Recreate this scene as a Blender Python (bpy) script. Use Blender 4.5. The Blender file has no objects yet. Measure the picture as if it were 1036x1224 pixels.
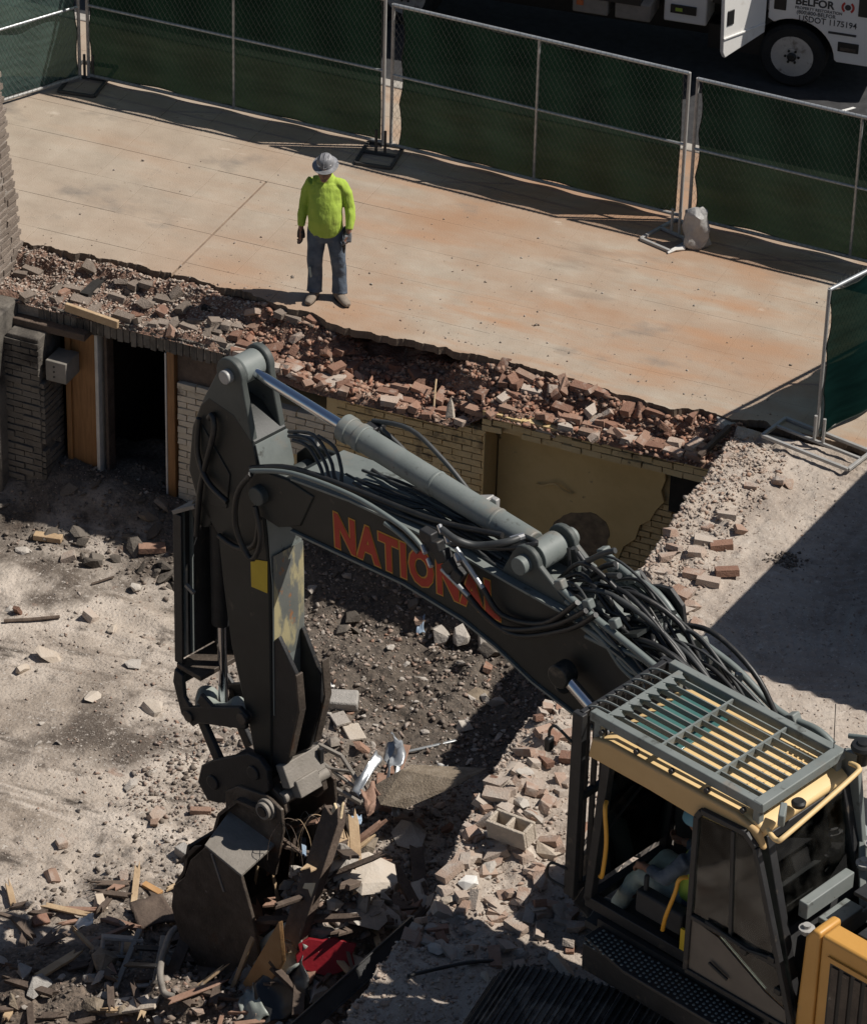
import bpy, bmesh, math, random
import numpy as np
from mathutils import Vector, Matrix

SC = bpy.context.scene
COL = SC.collection
R = math.radians
rnd = random.Random(7)
nrng = np.random.default_rng(11)

# ------------------------------------------------------------------ camera, world, sun, exposure
FPX, TH, PHI, ROLL = 4800.0, R(32.5), R(22.4), R(1.6)
IW, IH = 1036.0, 1224.0
_right = np.array([math.cos(PHI), math.sin(PHI), 0.0])
_dep = np.array([-math.sin(PHI), math.cos(PHI), 0.0])
_view = _dep * math.cos(TH) + np.array([0, 0, -math.sin(TH)])
_up0 = np.cross(_right, _view)
_r = _right * math.cos(ROLL) + _up0 * math.sin(ROLL)
_u = np.cross(_r, _view)
CAM = np.array([14.7258, -32.4848, 20.2210])

cam_data = bpy.data.cameras.new('camera')
cam = bpy.data.objects.new('camera', cam_data)
COL.objects.link(cam)
m = Matrix(((_r[0], _u[0], -_view[0], CAM[0]), (_r[1], _u[1], -_view[1], CAM[1]), (_r[2], _u[2], -_view[2], CAM[2]), (0, 0, 0, 1)))
cam.matrix_world = m
cam_data.sensor_fit = 'VERTICAL'
cam_data.sensor_height = 36.0
cam_data.lens = FPX / IH * 36.0
cam_data.clip_start = 0.5
cam_data.clip_end = 2000.0
SC.camera = cam

SUN_DIR = Vector((0.695, 0.29, 1.0)).normalized()          # towards the sun
SUN_EL = math.asin(SUN_DIR.z)
SUN_AZ = math.atan2(SUN_DIR.x, SUN_DIR.y)                  # clockwise from +Y
world = bpy.data.worlds.new('World')
SC.world = world
world.use_nodes = True
nt = world.node_tree
bg = nt.nodes['Background']
sky = nt.nodes.new('ShaderNodeTexSky')
sky.sky_type = 'NISHITA'
sky.sun_disc = False
sky.sun_elevation = SUN_EL
sky.sun_rotation = SUN_AZ
nt.links.new(sky.outputs['Color'], bg.inputs['Color'])
bg.inputs['Strength'].default_value = 0.05
sl = bpy.data.lights.new('sun', 'SUN')
sl.energy = 5.0
sl.angle = R(0.5)
sl.color = (1.0, 0.94, 0.86)
sun = bpy.data.objects.new('sun', sl)
COL.objects.link(sun)
sun.rotation_euler = SUN_DIR.to_track_quat('Z', 'Y').to_euler()
SC.view_settings.view_transform = 'Standard'
SC.view_settings.look = 'None'
SC.view_settings.gamma = 1.0
SC.view_settings.exposure = 0.0
SC.view_settings.use_curve_mapping = False


def _ray(px, py):
    d = _view * FPX + _r * (px - IW / 2) - _u * (py - IH / 2)
    return d / np.linalg.norm(d)


def at(px, py, z=0.0):
    d = _ray(px, py)
    return Vector(CAM + d * ((z - CAM[2]) / d[2]))


def on_plane(px, py, p0, n):
    d = _ray(px, py)
    return Vector(CAM + d * (((np.asarray(p0, float) - CAM) @ np.asarray(n, float)) / (d @ np.asarray(n, float))))


# ------------------------------------------------------------------ noise
def vnoise(x, y, seed=0):
    x = np.asarray(x, float); y = np.asarray(y, float)
    xi = np.floor(x).astype(np.int64); yi = np.floor(y).astype(np.int64)
    xf = x - xi; yf = y - yi
    sx = xf * xf * (3 - 2 * xf); sy = yf * yf * (3 - 2 * yf)

    def h(a, b):
        n = (a * 374761393 + b * 668265263 + seed * 974711) & 0xffffffff
        n = ((n ^ (n >> 13)) * 1274126177) & 0xffffffff
        return ((n ^ (n >> 16)) & 0xffff) / 65535.0
    return (h(xi, yi) * (1 - sx) + h(xi + 1, yi) * sx) * (1 - sy) + (h(xi, yi + 1) * (1 - sx) + h(xi + 1, yi + 1) * sx) * sy


def fbm(x, y, seed=0, octv=4):
    s = 0.0; a = 0.5; t = 0.0
    for o in range(octv):
        s = s + a * (vnoise(np.asarray(x) * 2 ** o, np.asarray(y) * 2 ** o, seed + o * 17) - 0.5); t += a; a *= 0.5
    return s / t * 2


def sstep(a, b, x):
    t = np.clip((np.asarray(x, float) - a) / (b - a), 0, 1)
    return t * t * (3 - 2 * t)


# ------------------------------------------------------------------ materials
def mat(name, cols, scale=4.0, rough=0.8, bump=0.0, bscale=30.0, metal=0.0, obj_rand=0.0, island=False, spec=0.5, detail=6.0,
        spots=None, stretch=None, coat=0.0):
    """Noise between the given colours over world position; optional random tint per object or per loose piece."""
    m = bpy.data.materials.new(name)
    m.use_nodes = True
    n = m.node_tree.nodes; l = m.node_tree.links
    b = n['Principled BSDF']
    b.inputs['Roughness'].default_value = rough
    b.inputs['Metallic'].default_value = metal
    b.inputs['Specular IOR Level'].default_value = spec
    b.inputs['Coat Weight'].default_value = coat
    geo = n.new('ShaderNodeNewGeometry')
    src = geo.outputs['Position']
    if stretch:
        mp = n.new('ShaderNodeMapping'); mp.inputs['Scale'].default_value = stretch
        l.new(src, mp.inputs['Vector']); src = mp.outputs['Vector']
    tex = n.new('ShaderNodeTexNoise')
    tex.inputs['Scale'].default_value = scale; tex.inputs['Detail'].default_value = detail; tex.inputs['Roughness'].default_value = 0.65
    l.new(src, tex.inputs['Vector'])
    ramp = n.new('ShaderNodeValToRGB')
    k = len(cols)
    ramp.color_ramp.elements[0].position = 0.3 if k > 1 else 0
    ramp.color_ramp.elements[0].color = (*cols[0], 1)
    ramp.color_ramp.elements[1].position = 0.7
    ramp.color_ramp.elements[1].color = (*cols[-1], 1)
    for i in range(1, k - 1):
        e = ramp.color_ramp.elements.new(0.3 + 0.4 * i / (k - 1)); e.color = (*cols[i], 1)
    l.new(tex.outputs['Fac'], ramp.inputs['Fac'])
    out = ramp.outputs['Color']
    if island or obj_rand:
        r2 = n.new('ShaderNodeValToRGB')
        for i in range(k - 2 if k > 2 else 0):
            r2.color_ramp.elements.new(0.5)
        for i, e in enumerate(r2.color_ramp.elements):
            e.position = i / max(1, k - 1); e.color = (*cols[min(i, k - 1)], 1)
        if island:
            l.new(geo.outputs['Random Per Island'], r2.inputs['Fac'])
        else:
            oi = n.new('ShaderNodeObjectInfo'); l.new(oi.outputs['Random'], r2.inputs['Fac'])
        mx = n.new('ShaderNodeMix'); mx.data_type = 'RGBA'
        mx.inputs['Factor'].default_value = 0.65 if island else obj_rand
        l.new(out, mx.inputs['A']); l.new(r2.outputs['Color'], mx.inputs['B']); out = mx.outputs['Result']
    for sp in (spots or []):
        sc, lo, hi, c = sp[:4]
        t2 = n.new('ShaderNodeTexNoise'); t2.inputs['Scale'].default_value = sc; t2.inputs['Detail'].default_value = 5
        t2.inputs['Roughness'].default_value = 0.6
        if len(sp) > 4:
            mp2 = n.new('ShaderNodeMapping'); mp2.inputs['Scale'].default_value = sp[4]; mp2.inputs['Location'].default_value = (3.1 * sc, 1.7, 0.4)
            l.new(geo.outputs['Position'], mp2.inputs['Vector']); l.new(mp2.outputs['Vector'], t2.inputs['Vector'])
        else:
            l.new(geo.outputs['Position'], t2.inputs['Vector'])
        mr = n.new('ShaderNodeMapRange'); mr.inputs['From Min'].default_value = lo; mr.inputs['From Max'].default_value = hi
        mr.clamp = True
        l.new(t2.outputs['Fac'], mr.inputs['Value'])
        mx = n.new('ShaderNodeMix'); mx.data_type = 'RGBA'
        fac = mr.outputs['Result']
        if len(sp) > 5:                                          # spilled over one part of the surface only
            sep = n.new('ShaderNodeSeparateXYZ'); l.new(geo.outputs['Position'], sep.inputs[0])
            xr = n.new('ShaderNodeMapRange'); xr.inputs['From Min'].default_value = sp[5][0]; xr.inputs['From Max'].default_value = sp[5][1]; xr.inputs['To Min'].default_value = .25
            l.new(sep.outputs['X'], xr.inputs['Value'])
            ml = n.new('ShaderNodeMath'); ml.operation = 'MULTIPLY'; l.new(fac, ml.inputs[0]); l.new(xr.outputs['Result'], ml.inputs[1]); fac = ml.outputs[0]
        l.new(fac, mx.inputs['Factor']); l.new(out, mx.inputs['A']); mx.inputs['B'].default_value = (*c, 1); out = mx.outputs['Result']
    l.new(out, b.inputs['Base Color'])
    if bump:
        t3 = n.new('ShaderNodeTexNoise'); t3.inputs['Scale'].default_value = bscale; t3.inputs['Detail'].default_value = 8
        l.new(src, t3.inputs['Vector'])
        bp = n.new('ShaderNodeBump'); bp.inputs['Strength'].default_value = bump; bp.inputs['Distance'].default_value = 0.02
        l.new(t3.outputs['Fac'], bp.inputs['Height']); l.new(bp.outputs['Normal'], b.inputs['Normal'])
    return m


def glass_mat(name, tint, rough=0.03, alpha=0.35):
    m = bpy.data.materials.new(name); m.use_nodes = True
    n = m.node_tree.nodes; l = m.node_tree.links
    n.remove(n['Principled BSDF'])
    tr = n.new('ShaderNodeBsdfTransparent'); tr.inputs['Color'].default_value = (*tint, 1)
    gl = n.new('ShaderNodeBsdfGlossy'); gl.inputs['Roughness'].default_value = rough
    fr = n.new('ShaderNodeFresnel'); fr.inputs['IOR'].default_value = 1.5
    df = n.new('ShaderNodeBsdfDiffuse'); df.inputs['Color'].default_value = (0.30, 0.29, 0.26, 1)
    nz = n.new('ShaderNodeTexNoise'); nz.inputs['Scale'].default_value = 5.0; nz.inputs['Detail'].default_value = 6
    mr = n.new('ShaderNodeMapRange'); mr.inputs['From Min'].default_value = 0.4; mr.inputs['From Max'].default_value = 0.8
    mr.inputs['To Max'].default_value = alpha
    geo = n.new('ShaderNodeNewGeometry'); l.new(geo.outputs['Position'], nz.inputs['Vector']); l.new(nz.outputs['Fac'], mr.inputs['Value'])
    nz.inputs['Detail'].default_value = 3
    m1 = n.new('ShaderNodeMixShader'); l.new(mr.outputs['Result'], m1.inputs['Fac']); l.new(tr.outputs[0], m1.inputs[1]); l.new(df.outputs[0], m1.inputs[2])
    m2 = n.new('ShaderNodeMixShader'); l.new(fr.outputs[0], m2.inputs['Fac']); l.new(m1.outputs[0], m2.inputs[1]); l.new(gl.outputs[0], m2.inputs[2])
    l.new(m2.outputs[0], n['Material Output'].inputs['Surface'])
    return m


def screen_mat(name, col, trans, opacity):
    """Woven shade cloth: dark fabric with an open weave that lets some light straight through."""
    m = bpy.data.materials.new(name); m.use_nodes = True
    n = m.node_tree.nodes; l = m.node_tree.links
    n.remove(n['Principled BSDF'])
    geo = n.new('ShaderNodeNewGeometry')
    nz = n.new('ShaderNodeTexNoise'); nz.inputs['Scale'].default_value = 3.0; nz.inputs['Detail'].default_value = 6
    mp = n.new('ShaderNodeMapping'); mp.inputs['Scale'].default_value = (0.8, 0.8, 6.0)
    l.new(geo.outputs['Position'], mp.inputs['Vector']); l.new(mp.outputs['Vector'], nz.inputs['Vector'])
    rp = n.new('ShaderNodeValToRGB'); rp.color_ramp.elements[0].position = 0.3; rp.color_ramp.elements[1].position = 0.75
    rp.color_ramp.elements[0].color = (*[c * 0.7 for c in col], 1); rp.color_ramp.elements[1].color = (*[c * 1.35 for c in col], 1)
    l.new(nz.outputs['Fac'], rp.inputs['Fac'])
    df = n.new('ShaderNodeBsdfDiffuse'); l.new(rp.outputs['Color'], df.inputs['Color'])
    tl = n.new('ShaderNodeBsdfTranslucent'); tl.inputs['Color'].default_value = (*trans, 1)
    tr = n.new('ShaderNodeBsdfTransparent'); tr.inputs['Color'].default_value = (.70, .95, .74, 1)
    ad = n.new('ShaderNodeAddShader'); l.new(df.outputs[0], ad.inputs[0]); l.new(tl.outputs[0], ad.inputs[1])
    mx = n.new('ShaderNodeMixShader')
    n2 = n.new('ShaderNodeTexNoise'); n2.inputs['Scale'].default_value = 1.3; n2.inputs['Detail'].default_value = 6; n2.inputs['Roughness'].default_value = .65
    l.new(mp.outputs['Vector'], n2.inputs['Vector'])
    orng = n.new('ShaderNodeMapRange'); orng.inputs['From Min'].default_value = .35; orng.inputs['From Max'].default_value = .65
    orng.inputs['To Min'].default_value = opacity - .008; orng.inputs['To Max'].default_value = min(.997, opacity + .008)
    l.new(n2.outputs['Fac'], orng.inputs['Value']); l.new(orng.outputs['Result'], mx.inputs['Fac'])
    l.new(tr.outputs[0], mx.inputs[1]); l.new(ad.outputs[0], mx.inputs[2])
    l.new(mx.outputs[0], n['Material Output'].inputs['Surface'])
    return m


M = {}
M['concrete'] = mat('sidewalk concrete', [(.315, .262, .205), (.365, .305, .24), (.41, .35, .28)], 2.2, .9, .25, 60,
                    spots=[(.55, .42, .62, (.33, .205, .128), (.55, 1.2, 1), (-2.2, .4)), (1.5, .50, .74, (.37, .215, .125), (.40, 1.6, 1), (-1.8, .6)), (.9, .56, .72, (.21, .16, .12), (.45, 1.5, 1), (-1, 1.2)), (1.1, .60, .74, (.19, .165, .14), (.7, 1.1, 1)), (2.3, .67, .80, (.52, .45, .37), (.6, 1.6, 1)), (14, .66, .74, (.16, .12, .09)), (40, .69, .75, (.13, .10, .08))])
M['slab_edge'] = mat('dirty shaded slab edge', [(.10, .075, .055), (.19, .145, .11)], 8, .95, .5, 30)  # slab front faces: dirt, with their shade put into the colour
M['joint'] = mat('joint grit', [(.15, .105, .075), (.26, .19, .14)], 9, .95, .3)
M['kerb'] = mat('kerb stone', [(.30, .28, .25), (.40, .37, .33)], 6, .9, .3)
M['asphalt'] = mat('asphalt', [(.022, .022, .024), (.05, .05, .052)], 9, .9, .4, 120)
M['paint_line'] = mat('road paint', [(.6, .6, .58), (.75, .75, .72)], 9, .8)
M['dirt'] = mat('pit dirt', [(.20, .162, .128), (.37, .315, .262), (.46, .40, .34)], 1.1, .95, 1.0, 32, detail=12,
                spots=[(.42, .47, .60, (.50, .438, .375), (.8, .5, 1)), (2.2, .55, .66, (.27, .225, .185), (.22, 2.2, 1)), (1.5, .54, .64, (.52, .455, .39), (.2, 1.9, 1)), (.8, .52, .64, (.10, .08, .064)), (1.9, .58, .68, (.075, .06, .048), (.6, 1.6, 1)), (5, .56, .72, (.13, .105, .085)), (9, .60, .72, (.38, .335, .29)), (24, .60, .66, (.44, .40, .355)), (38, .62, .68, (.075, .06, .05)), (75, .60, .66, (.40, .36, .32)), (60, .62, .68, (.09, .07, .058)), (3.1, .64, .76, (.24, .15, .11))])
def soil_and_shade_mask(m, dark, xm, sign, off=0.0):
    """Darker churned soil by place, ragged edged; shade by the wall is painted in."""
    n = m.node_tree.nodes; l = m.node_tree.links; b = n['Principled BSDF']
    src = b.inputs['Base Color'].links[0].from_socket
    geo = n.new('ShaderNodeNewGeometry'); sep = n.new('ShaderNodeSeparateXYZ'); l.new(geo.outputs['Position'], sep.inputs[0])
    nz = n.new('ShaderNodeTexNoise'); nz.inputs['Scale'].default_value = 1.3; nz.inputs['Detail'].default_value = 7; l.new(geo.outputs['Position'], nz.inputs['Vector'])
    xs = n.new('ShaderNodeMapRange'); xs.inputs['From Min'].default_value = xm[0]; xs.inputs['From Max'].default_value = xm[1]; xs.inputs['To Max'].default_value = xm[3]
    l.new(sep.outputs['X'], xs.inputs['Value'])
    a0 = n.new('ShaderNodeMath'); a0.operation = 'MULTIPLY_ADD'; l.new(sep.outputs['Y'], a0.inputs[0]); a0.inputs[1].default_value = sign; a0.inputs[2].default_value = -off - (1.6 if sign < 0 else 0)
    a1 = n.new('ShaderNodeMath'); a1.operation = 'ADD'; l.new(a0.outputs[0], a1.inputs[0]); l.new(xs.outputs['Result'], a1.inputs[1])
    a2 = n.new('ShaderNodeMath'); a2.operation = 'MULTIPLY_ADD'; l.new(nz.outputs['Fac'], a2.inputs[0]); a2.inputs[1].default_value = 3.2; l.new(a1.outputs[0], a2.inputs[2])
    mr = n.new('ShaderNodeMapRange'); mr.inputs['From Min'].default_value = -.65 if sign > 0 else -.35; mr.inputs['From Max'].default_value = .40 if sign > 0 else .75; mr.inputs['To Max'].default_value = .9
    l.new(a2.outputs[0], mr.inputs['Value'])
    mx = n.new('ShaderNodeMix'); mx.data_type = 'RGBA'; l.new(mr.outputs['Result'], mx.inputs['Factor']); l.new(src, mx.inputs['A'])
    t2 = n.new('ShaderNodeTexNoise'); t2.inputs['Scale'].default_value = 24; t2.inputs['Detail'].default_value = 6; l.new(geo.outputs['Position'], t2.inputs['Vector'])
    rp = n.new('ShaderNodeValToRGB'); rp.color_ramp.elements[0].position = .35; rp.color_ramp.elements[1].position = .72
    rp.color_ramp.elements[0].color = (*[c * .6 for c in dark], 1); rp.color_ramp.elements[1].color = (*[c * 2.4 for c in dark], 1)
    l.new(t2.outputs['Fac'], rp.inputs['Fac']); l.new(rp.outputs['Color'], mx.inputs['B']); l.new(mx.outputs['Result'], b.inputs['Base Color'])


soil_and_shade_mask(M['dirt'], (.052, .041, .032), (-.6, 1.2, 0, 2.3), 1)  # shade along the wall and behind the arm, put into the soil colour
soil_and_shade_mask(M['dirt'], (.085, .064, .048), (.2, 1.6, 0, 1.0), -1, 7.55)
M['bank'] = mat('bank ground', [(.27, .22, .18), (.37, .315, .265), (.44, .385, .33)], 1.6, .95, .7, 30, detail=12,
                spots=[(1.2, .60, .75, (.17, .14, .115)), (.7, .62, .75, (.34, .19, .125)), (10, .58, .72, (.50, .445, .385)), (26, .60, .67, (.19, .15, .12)), (60, .60, .66, (.50, .45, .40)), (5, .60, .74, (.24, .19, .155))])
M['core'] = mat('mortar rubble', [(.11, .062, .043), (.21, .125, .09), (.29, .20, .15)], 5, .95, .9, 40, detail=10,
                spots=[(3, .56, .68, (.24, .12, .075)), (14, .63, .7, (.36, .30, .25)), (1.3, .6, .72, (.06, .045, .035))])
M['brick'] = mat('red brick', [(.15, .08, .055), (.235, .125, .085), (.31, .185, .13), (.235, .17, .13)], 14, .9, .5, 70, obj_rand=.75,
                 spots=[(9, .56, .72, (.34, .27, .225))])
M['brick_dusty'] = mat('dusty brick', [(.30, .19, .14), (.37, .27, .21), (.40, .33, .275), (.44, .385, .33)], 12, .95, .5, 70, obj_rand=.8,
                       spots=[(7, .5, .66, (.42, .365, .315))])
M['brick_old'] = mat('weathered brick', [(.14, .112, .09), (.22, .178, .145), (.28, .23, .19)], 16, .95, .6, 70, obj_rand=.6,
                     spots=[(6, .58, .7, (.26, .22, .185))])
M['mortar'] = mat('mortar', [(.22, .19, .16), (.36, .32, .28)], 12, .95, .7, 50)
M['mortar_blob'] = mat('pale mortar lumps', [(.36, .32, .27), (.5, .46, .40)], 12, .95, .7, 50)
M['yellow_brick'] = mat('cream painted brick', [(.46, .33, .155), (.56, .42, .215), (.60, .465, .26)], 3, .8, .35, 40, obj_rand=.2,
                        spots=[(2.2, .60, .70, (.08, .055, .04)), (7, .66, .72, (.10, .07, .05))])
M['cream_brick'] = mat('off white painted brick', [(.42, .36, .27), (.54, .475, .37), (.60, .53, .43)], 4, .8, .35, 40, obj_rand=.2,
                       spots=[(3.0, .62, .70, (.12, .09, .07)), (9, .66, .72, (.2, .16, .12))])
M['grey_brick'] = mat('shade darkened painted brick', [(.06, .053, .045), (.125, .112, .095), (.18, .162, .138)], 3, .9, .45, 40, obj_rand=.3,  # brick colour lowered to carry the dim skylight under the sidewalk
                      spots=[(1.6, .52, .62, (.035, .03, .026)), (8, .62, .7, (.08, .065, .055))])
M['yellow_plaster'] = mat('yellow plaster', [(.52, .375, .165), (.60, .44, .20), (.64, .48, .235)], 1.6, .85, .2, 30,
                          spots=[(1.3, .62, .70, (.10, .075, .045)), (3.2, .64, .70, (.055, .042, .03)), (5, .68, .74, (.2, .16, .10))])
M['bare'] = mat('bare mortar behind plaster', [(.10, .075, .05), (.19, .145, .095), (.28, .21, .13)], 9, .95, .5, 40)
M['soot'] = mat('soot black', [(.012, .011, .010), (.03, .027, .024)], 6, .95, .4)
M['wood_orange'] = mat('varnished wood', [(.17, .075, .024), (.24, .115, .038), (.30, .15, .055)], 3, .6, .2, 30, stretch=(14, 14, 1))
M['wood_raw'] = mat('raw timber', [(.30, .20, .115), (.44, .315, .19), (.55, .42, .27)], 5, .8, .3, 40, obj_rand=.35)
M['wood_pale'] = mat('split pale timber', [(.55, .42, .25), (.70, .56, .36), (.76, .64, .44)], 6, .8, .4, 40)
M['wood_dark'] = mat('weathered dark timber', [(.045, .032, .024), (.10, .072, .055), (.16, .12, .092)], 7, .9, .5, 40, obj_rand=.4)
M['ply'] = mat('orange plywood', [(.36, .19, .075), (.43, .24, .10), (.49, .29, .135)], 4, .7, .15, 30)
M['white_shaded'] = mat('shade greyed white paint', [(.15, .14, .12), (.24, .22, .195)], 6, .8)  # white paint darkened to carry the shade around the wall box
M['white_trim'] = mat('white painted trim', [(.42, .40, .36), (.58, .55, .50)], 6, .7)
M['machine'] = mat('grey green machine paint', [(.14, .158, .150), (.175, .194, .185), (.205, .222, .213)], 2.6, .55, .06, 60, spec=.4,
                   spots=[(3, .58, .72, (.21, .19, .16)), (7, .62, .70, (.085, .09, .082)), (22, .68, .74, (.085, .07, .055))])
M['machine_shaded'] = mat('shaded machine paint', [(.012, .0138, .0133), (.018, .0205, .0195), (.026, .029, .0275)], 2.2, .5, .06, 60, spec=.45,  # same paint as the machine, darkened to carry its shaded sides
                      spots=[(4, .64, .76, (.12, .10, .08)), (20, .69, .75, (.06, .045, .032))])
M['machine_half_shaded'] = mat('half shaded grimy paint', [(.050, .057, .054), (.068, .076, .072), (.085, .094, .089)], 2.6, .55, .06, 60, spec=.4, spots=[(4, .6, .72, (.12, .105, .085)), (18, .66, .73, (.04, .034, .028))])  # tone between the two: shade on the ears put into the paint colour
M['worn_steel'] = mat('dirty worn steel', [(.045, .036, .029), (.085, .067, .053), (.13, .106, .086)], 5, .6, .35, 40, metal=.25,
                      spots=[(3, .60, .72, (.12, .06, .032)), (14, .66, .72, (.22, .19, .16))])
M['dusty_steel'] = mat('dusty flat steel', [(.20, .18, .155), (.27, .245, .215)], 7, .7, .25, 40, metal=.1)
M['worn_face'] = mat('scraped face paint', [(.12, .13, .12), (.16, .165, .15)], 4, .55, .1, 40, spots=[(2.6, .50, .58, (.40, .35, .20), (2, 2, .7)), (6, .62, .68, (.30, .14, .06))])
M['chrome'] = mat('chrome rod', [(.72, .74, .78)], 4, .16, 0, metal=1.0)
M['black_steel'] = mat('black steel', [(.012, .012, .013), (.026, .026, .027)], 6, .55, .15, 50, spots=[(7, .62, .72, (.07, .058, .045))])
M['track_steel'] = mat('track steel', [(.04, .036, .033), (.085, .076, .068)], 8, .6, .3, 50, metal=.2, spots=[(4, .48, .62, (.19, .165, .14))])
M['rubber'] = mat('black hose rubber', [(.012, .012, .012), (.022, .022, .022)], 8, .45, .05, 60, spots=[(9, .6, .72, (.05, .045, .04))])
M['hose_grey'] = mat('dusty hose', [(.03, .032, .033), (.055, .058, .058)], 10, .5)
M['pipe'] = mat('hydraulic pipe paint', [(.135, .16, .155), (.17, .195, .188)], 5, .45, spots=[(9, .66, .74, (.2, .17, .13))])
M['steel_bright'] = mat('bright fittings', [(.45, .45, .45), (.6, .6, .6)], 8, .35, metal=.8)
M['machine_yellow'] = mat('machine yellow', [(.50, .255, .055), (.57, .30, .075)], 2.4, .45, .05, 50, spots=[(4, .62, .74, (.42, .25, .09)), (24, .69, .75, (.22, .12, .05))])
M['cream_shaded'] = mat('shaded cream roof edge', [(.46, .30, .13), (.52, .35, .165)], 3, .55, spots=[(5, .62, .74, (.40, .29, .17))])  # cream roof paint with the shade of its side put in
M['cream_roof'] = mat('cream cab roof', [(.66, .46, .21), (.72, .52, .26)], 3, .55, spots=[(5, .62, .74, (.52, .39, .22))])
M['handrail'] = mat('yellow handrail', [(.62, .30, .03), (.68, .35, .05)], 4, .45)
M['label_yellow'] = mat('yellow sticker', [(.55, .38, .02), (.62, .44, .03)], 6, .5)
M['logo_red'] = mat('red lettering', [(.36, .025, .012), (.44, .04, .02)], 5, .55)
M['logo_edge'] = mat('orange lettering edge', [(.46, .22, .03), (.55, .28, .05)], 5, .55)
M['teal'] = mat('teal tinted skylight', [(.045, .13, .125), (.07, .17, .16)], 3, .2)
M['door_paint'] = mat('dusty door paint', [(.10, .085, .07), (.135, .115, .095)], 4, .6, .05, 40)
M['cab_inside'] = mat('cab interior plastic', [(.02, .02, .021), (.035, .035, .036)], 4, .7)
M['seat_cloth'] = mat('seat cloth', [(.025, .025, .028), (.045, .045, .05)], 10, .9)
M['glass'] = glass_mat('dusty cab glass', (.78, .86, .82), .04, .26)
M['glass_dark'] = glass_mat('clean cab glass', (.70, .82, .80), .03, .08)
M['galv'] = mat('galvanised tube', [(.34, .36, .37), (.50, .52, .53)], 6, .38, .05, 40, metal=.55)
M['galv_dull'] = mat('dull tube', [(.30, .30, .29), (.42, .41, .395)], 6, .5, .05, 40, metal=.15)
M['rust_tube'] = mat('painted stand', [(.035, .035, .034), (.08, .075, .068)], 6, .6)
M['wire'] = mat('chain link wire', [(.14, .145, .145), (.22, .23, .23)], 6, .45, metal=.5)
M['screen'] = screen_mat('green shade cloth', (.0042, .0088, .0058), (.0055, .0135, .0085), .972)
M['screen_teal'] = screen_mat('teal shade cloth', (.003, .0125, .0115), (.003, .009, .008), .965)
M['screen_grey'] = screen_mat('pale grey shade cloth', (.055, .085, .078), (.01, .02, .015), .95)  # paler, greyer cloth for the left panel
M['screen_edge'] = mat('screen hem', [(.006, .010, .007), (.012, .018, .012)], 6, .9)
M['plastic_bag'] = mat('grey plastic sack', [(.26, .255, .25), (.40, .395, .385)], 7, .35, .4, 25)
M['white_paint'] = mat('white truck paint', [(.72, .71, .68), (.78, .77, .74)], 2, .4, spots=[(3, .62, .76, (.58, .55, .50))])
M['tyre'] = mat('tyre rubber', [(.010, .010, .010), (.02, .02, .02)], 8, .85, .2)
M['rim_steel'] = mat('wheel steel', [(.42, .41, .40), (.55, .54, .52)], 6, .45, metal=.3, spots=[(8, .58, .7, (.22, .2, .18))])
M['black'] = mat('black trim', [(.008, .008, .008), (.014, .014, .014)], 6, .5)
M['ink'] = mat('dark lettering', [(.035, .035, .037)], 6, .6)
M['ink_red'] = mat('red emblem', [(.45, .03, .02)], 6, .6)
M['orange_lamp'] = mat('amber lens', [(.45, .10, .02)], 6, .3)
M['hivis'] = mat('hi-vis yellow shirt', [(.31, .43, .05), (.36, .49, .065), (.41, .54, .09)], 5, .85, 1.0, 9, stretch=(1.3, 1.3, .55))
M['jeans'] = mat('blue jeans', [(.05, .068, .095), (.09, .115, .15), (.135, .165, .20)], 7, .9, .6, 18, spots=[(4, .62, .72, (.25, .30, .35))])
M['skin'] = mat('skin', [(.20, .10, .065), (.26, .135, .09)], 8, .55)
M['boot'] = mat('dusty work boot', [(.17, .135, .105), (.27, .225, .18)], 12, .85, .3)
M['hat_grey'] = mat('scuffed grey hard hat', [(.11, .11, .115), (.20, .20, .21), (.36, .36, .37)], 9, .35, .05, 40, spots=[(11, .62, .68, (.55, .55, .55)), (13, .66, .7, (.04, .04, .05))])
M['glove'] = mat('grey work glove', [(.13, .13, .135), (.22, .22, .225)], 14, .9, .4)
M['glove_dark'] = mat('dark work glove', [(.03, .022, .02), (.07, .05, .045)], 14, .9, .4)
M['trousers_pale'] = mat('pale work trousers', [(.30, .36, .33), (.42, .48, .44)], 9, .9, .5, 20)
M['hat_blue'] = mat('blue hard hat', [(.10, .27, .36), (.13, .32, .42)], 6, .4)
M['red_cloth'] = mat('red paint', [(.20, .006, .012), (.27, .010, .018)], 8, .5, .2)
M['stone'] = mat('broken stone', [(.17, .145, .12), (.30, .265, .23), (.42, .385, .345), (.50, .46, .41)], 9, .95, .5, 50, obj_rand=.75)
M['stone_shaded'] = mat('shaded stone', [(.05, .042, .035), (.10, .085, .07), (.17, .148, .125)], 9, .95, .5, 50, obj_rand=.75)  # stone darkened to carry the shade at the foot of the wall
M['stone_pale'] = mat('pale stone', [(.42, .34, .255), (.48, .41, .335), (.50, .45, .39)], 7, .95, .4, 40, obj_rand=.6)
M['cmu'] = mat('grey block', [(.27, .255, .235), (.38, .36, .335)], 14, .95, .6, 70)
M['cmu_dusty'] = mat('dusty tan block', [(.42, .36, .29), (.52, .45, .37)], 14, .95, .6, 70)
M['slab_brown'] = mat('mud caked concrete', [(.14, .11, .08), (.23, .185, .135), (.29, .24, .185)], 8, .95, .6, 50)
M['scrap'] = mat('crumpled sheet metal', [(.30, .32, .335), (.46, .48, .50)], 6, .35, .2, 20, metal=.5)
M['scrap_rust'] = mat('rusty plate', [(.22, .125, .085), (.32, .20, .145)], 6, .75, .3, 40)
M['blue_bit'] = mat('pale blue shard', [(.25, .34, .45), (.35, .44, .55)], 6, .5)
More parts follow.
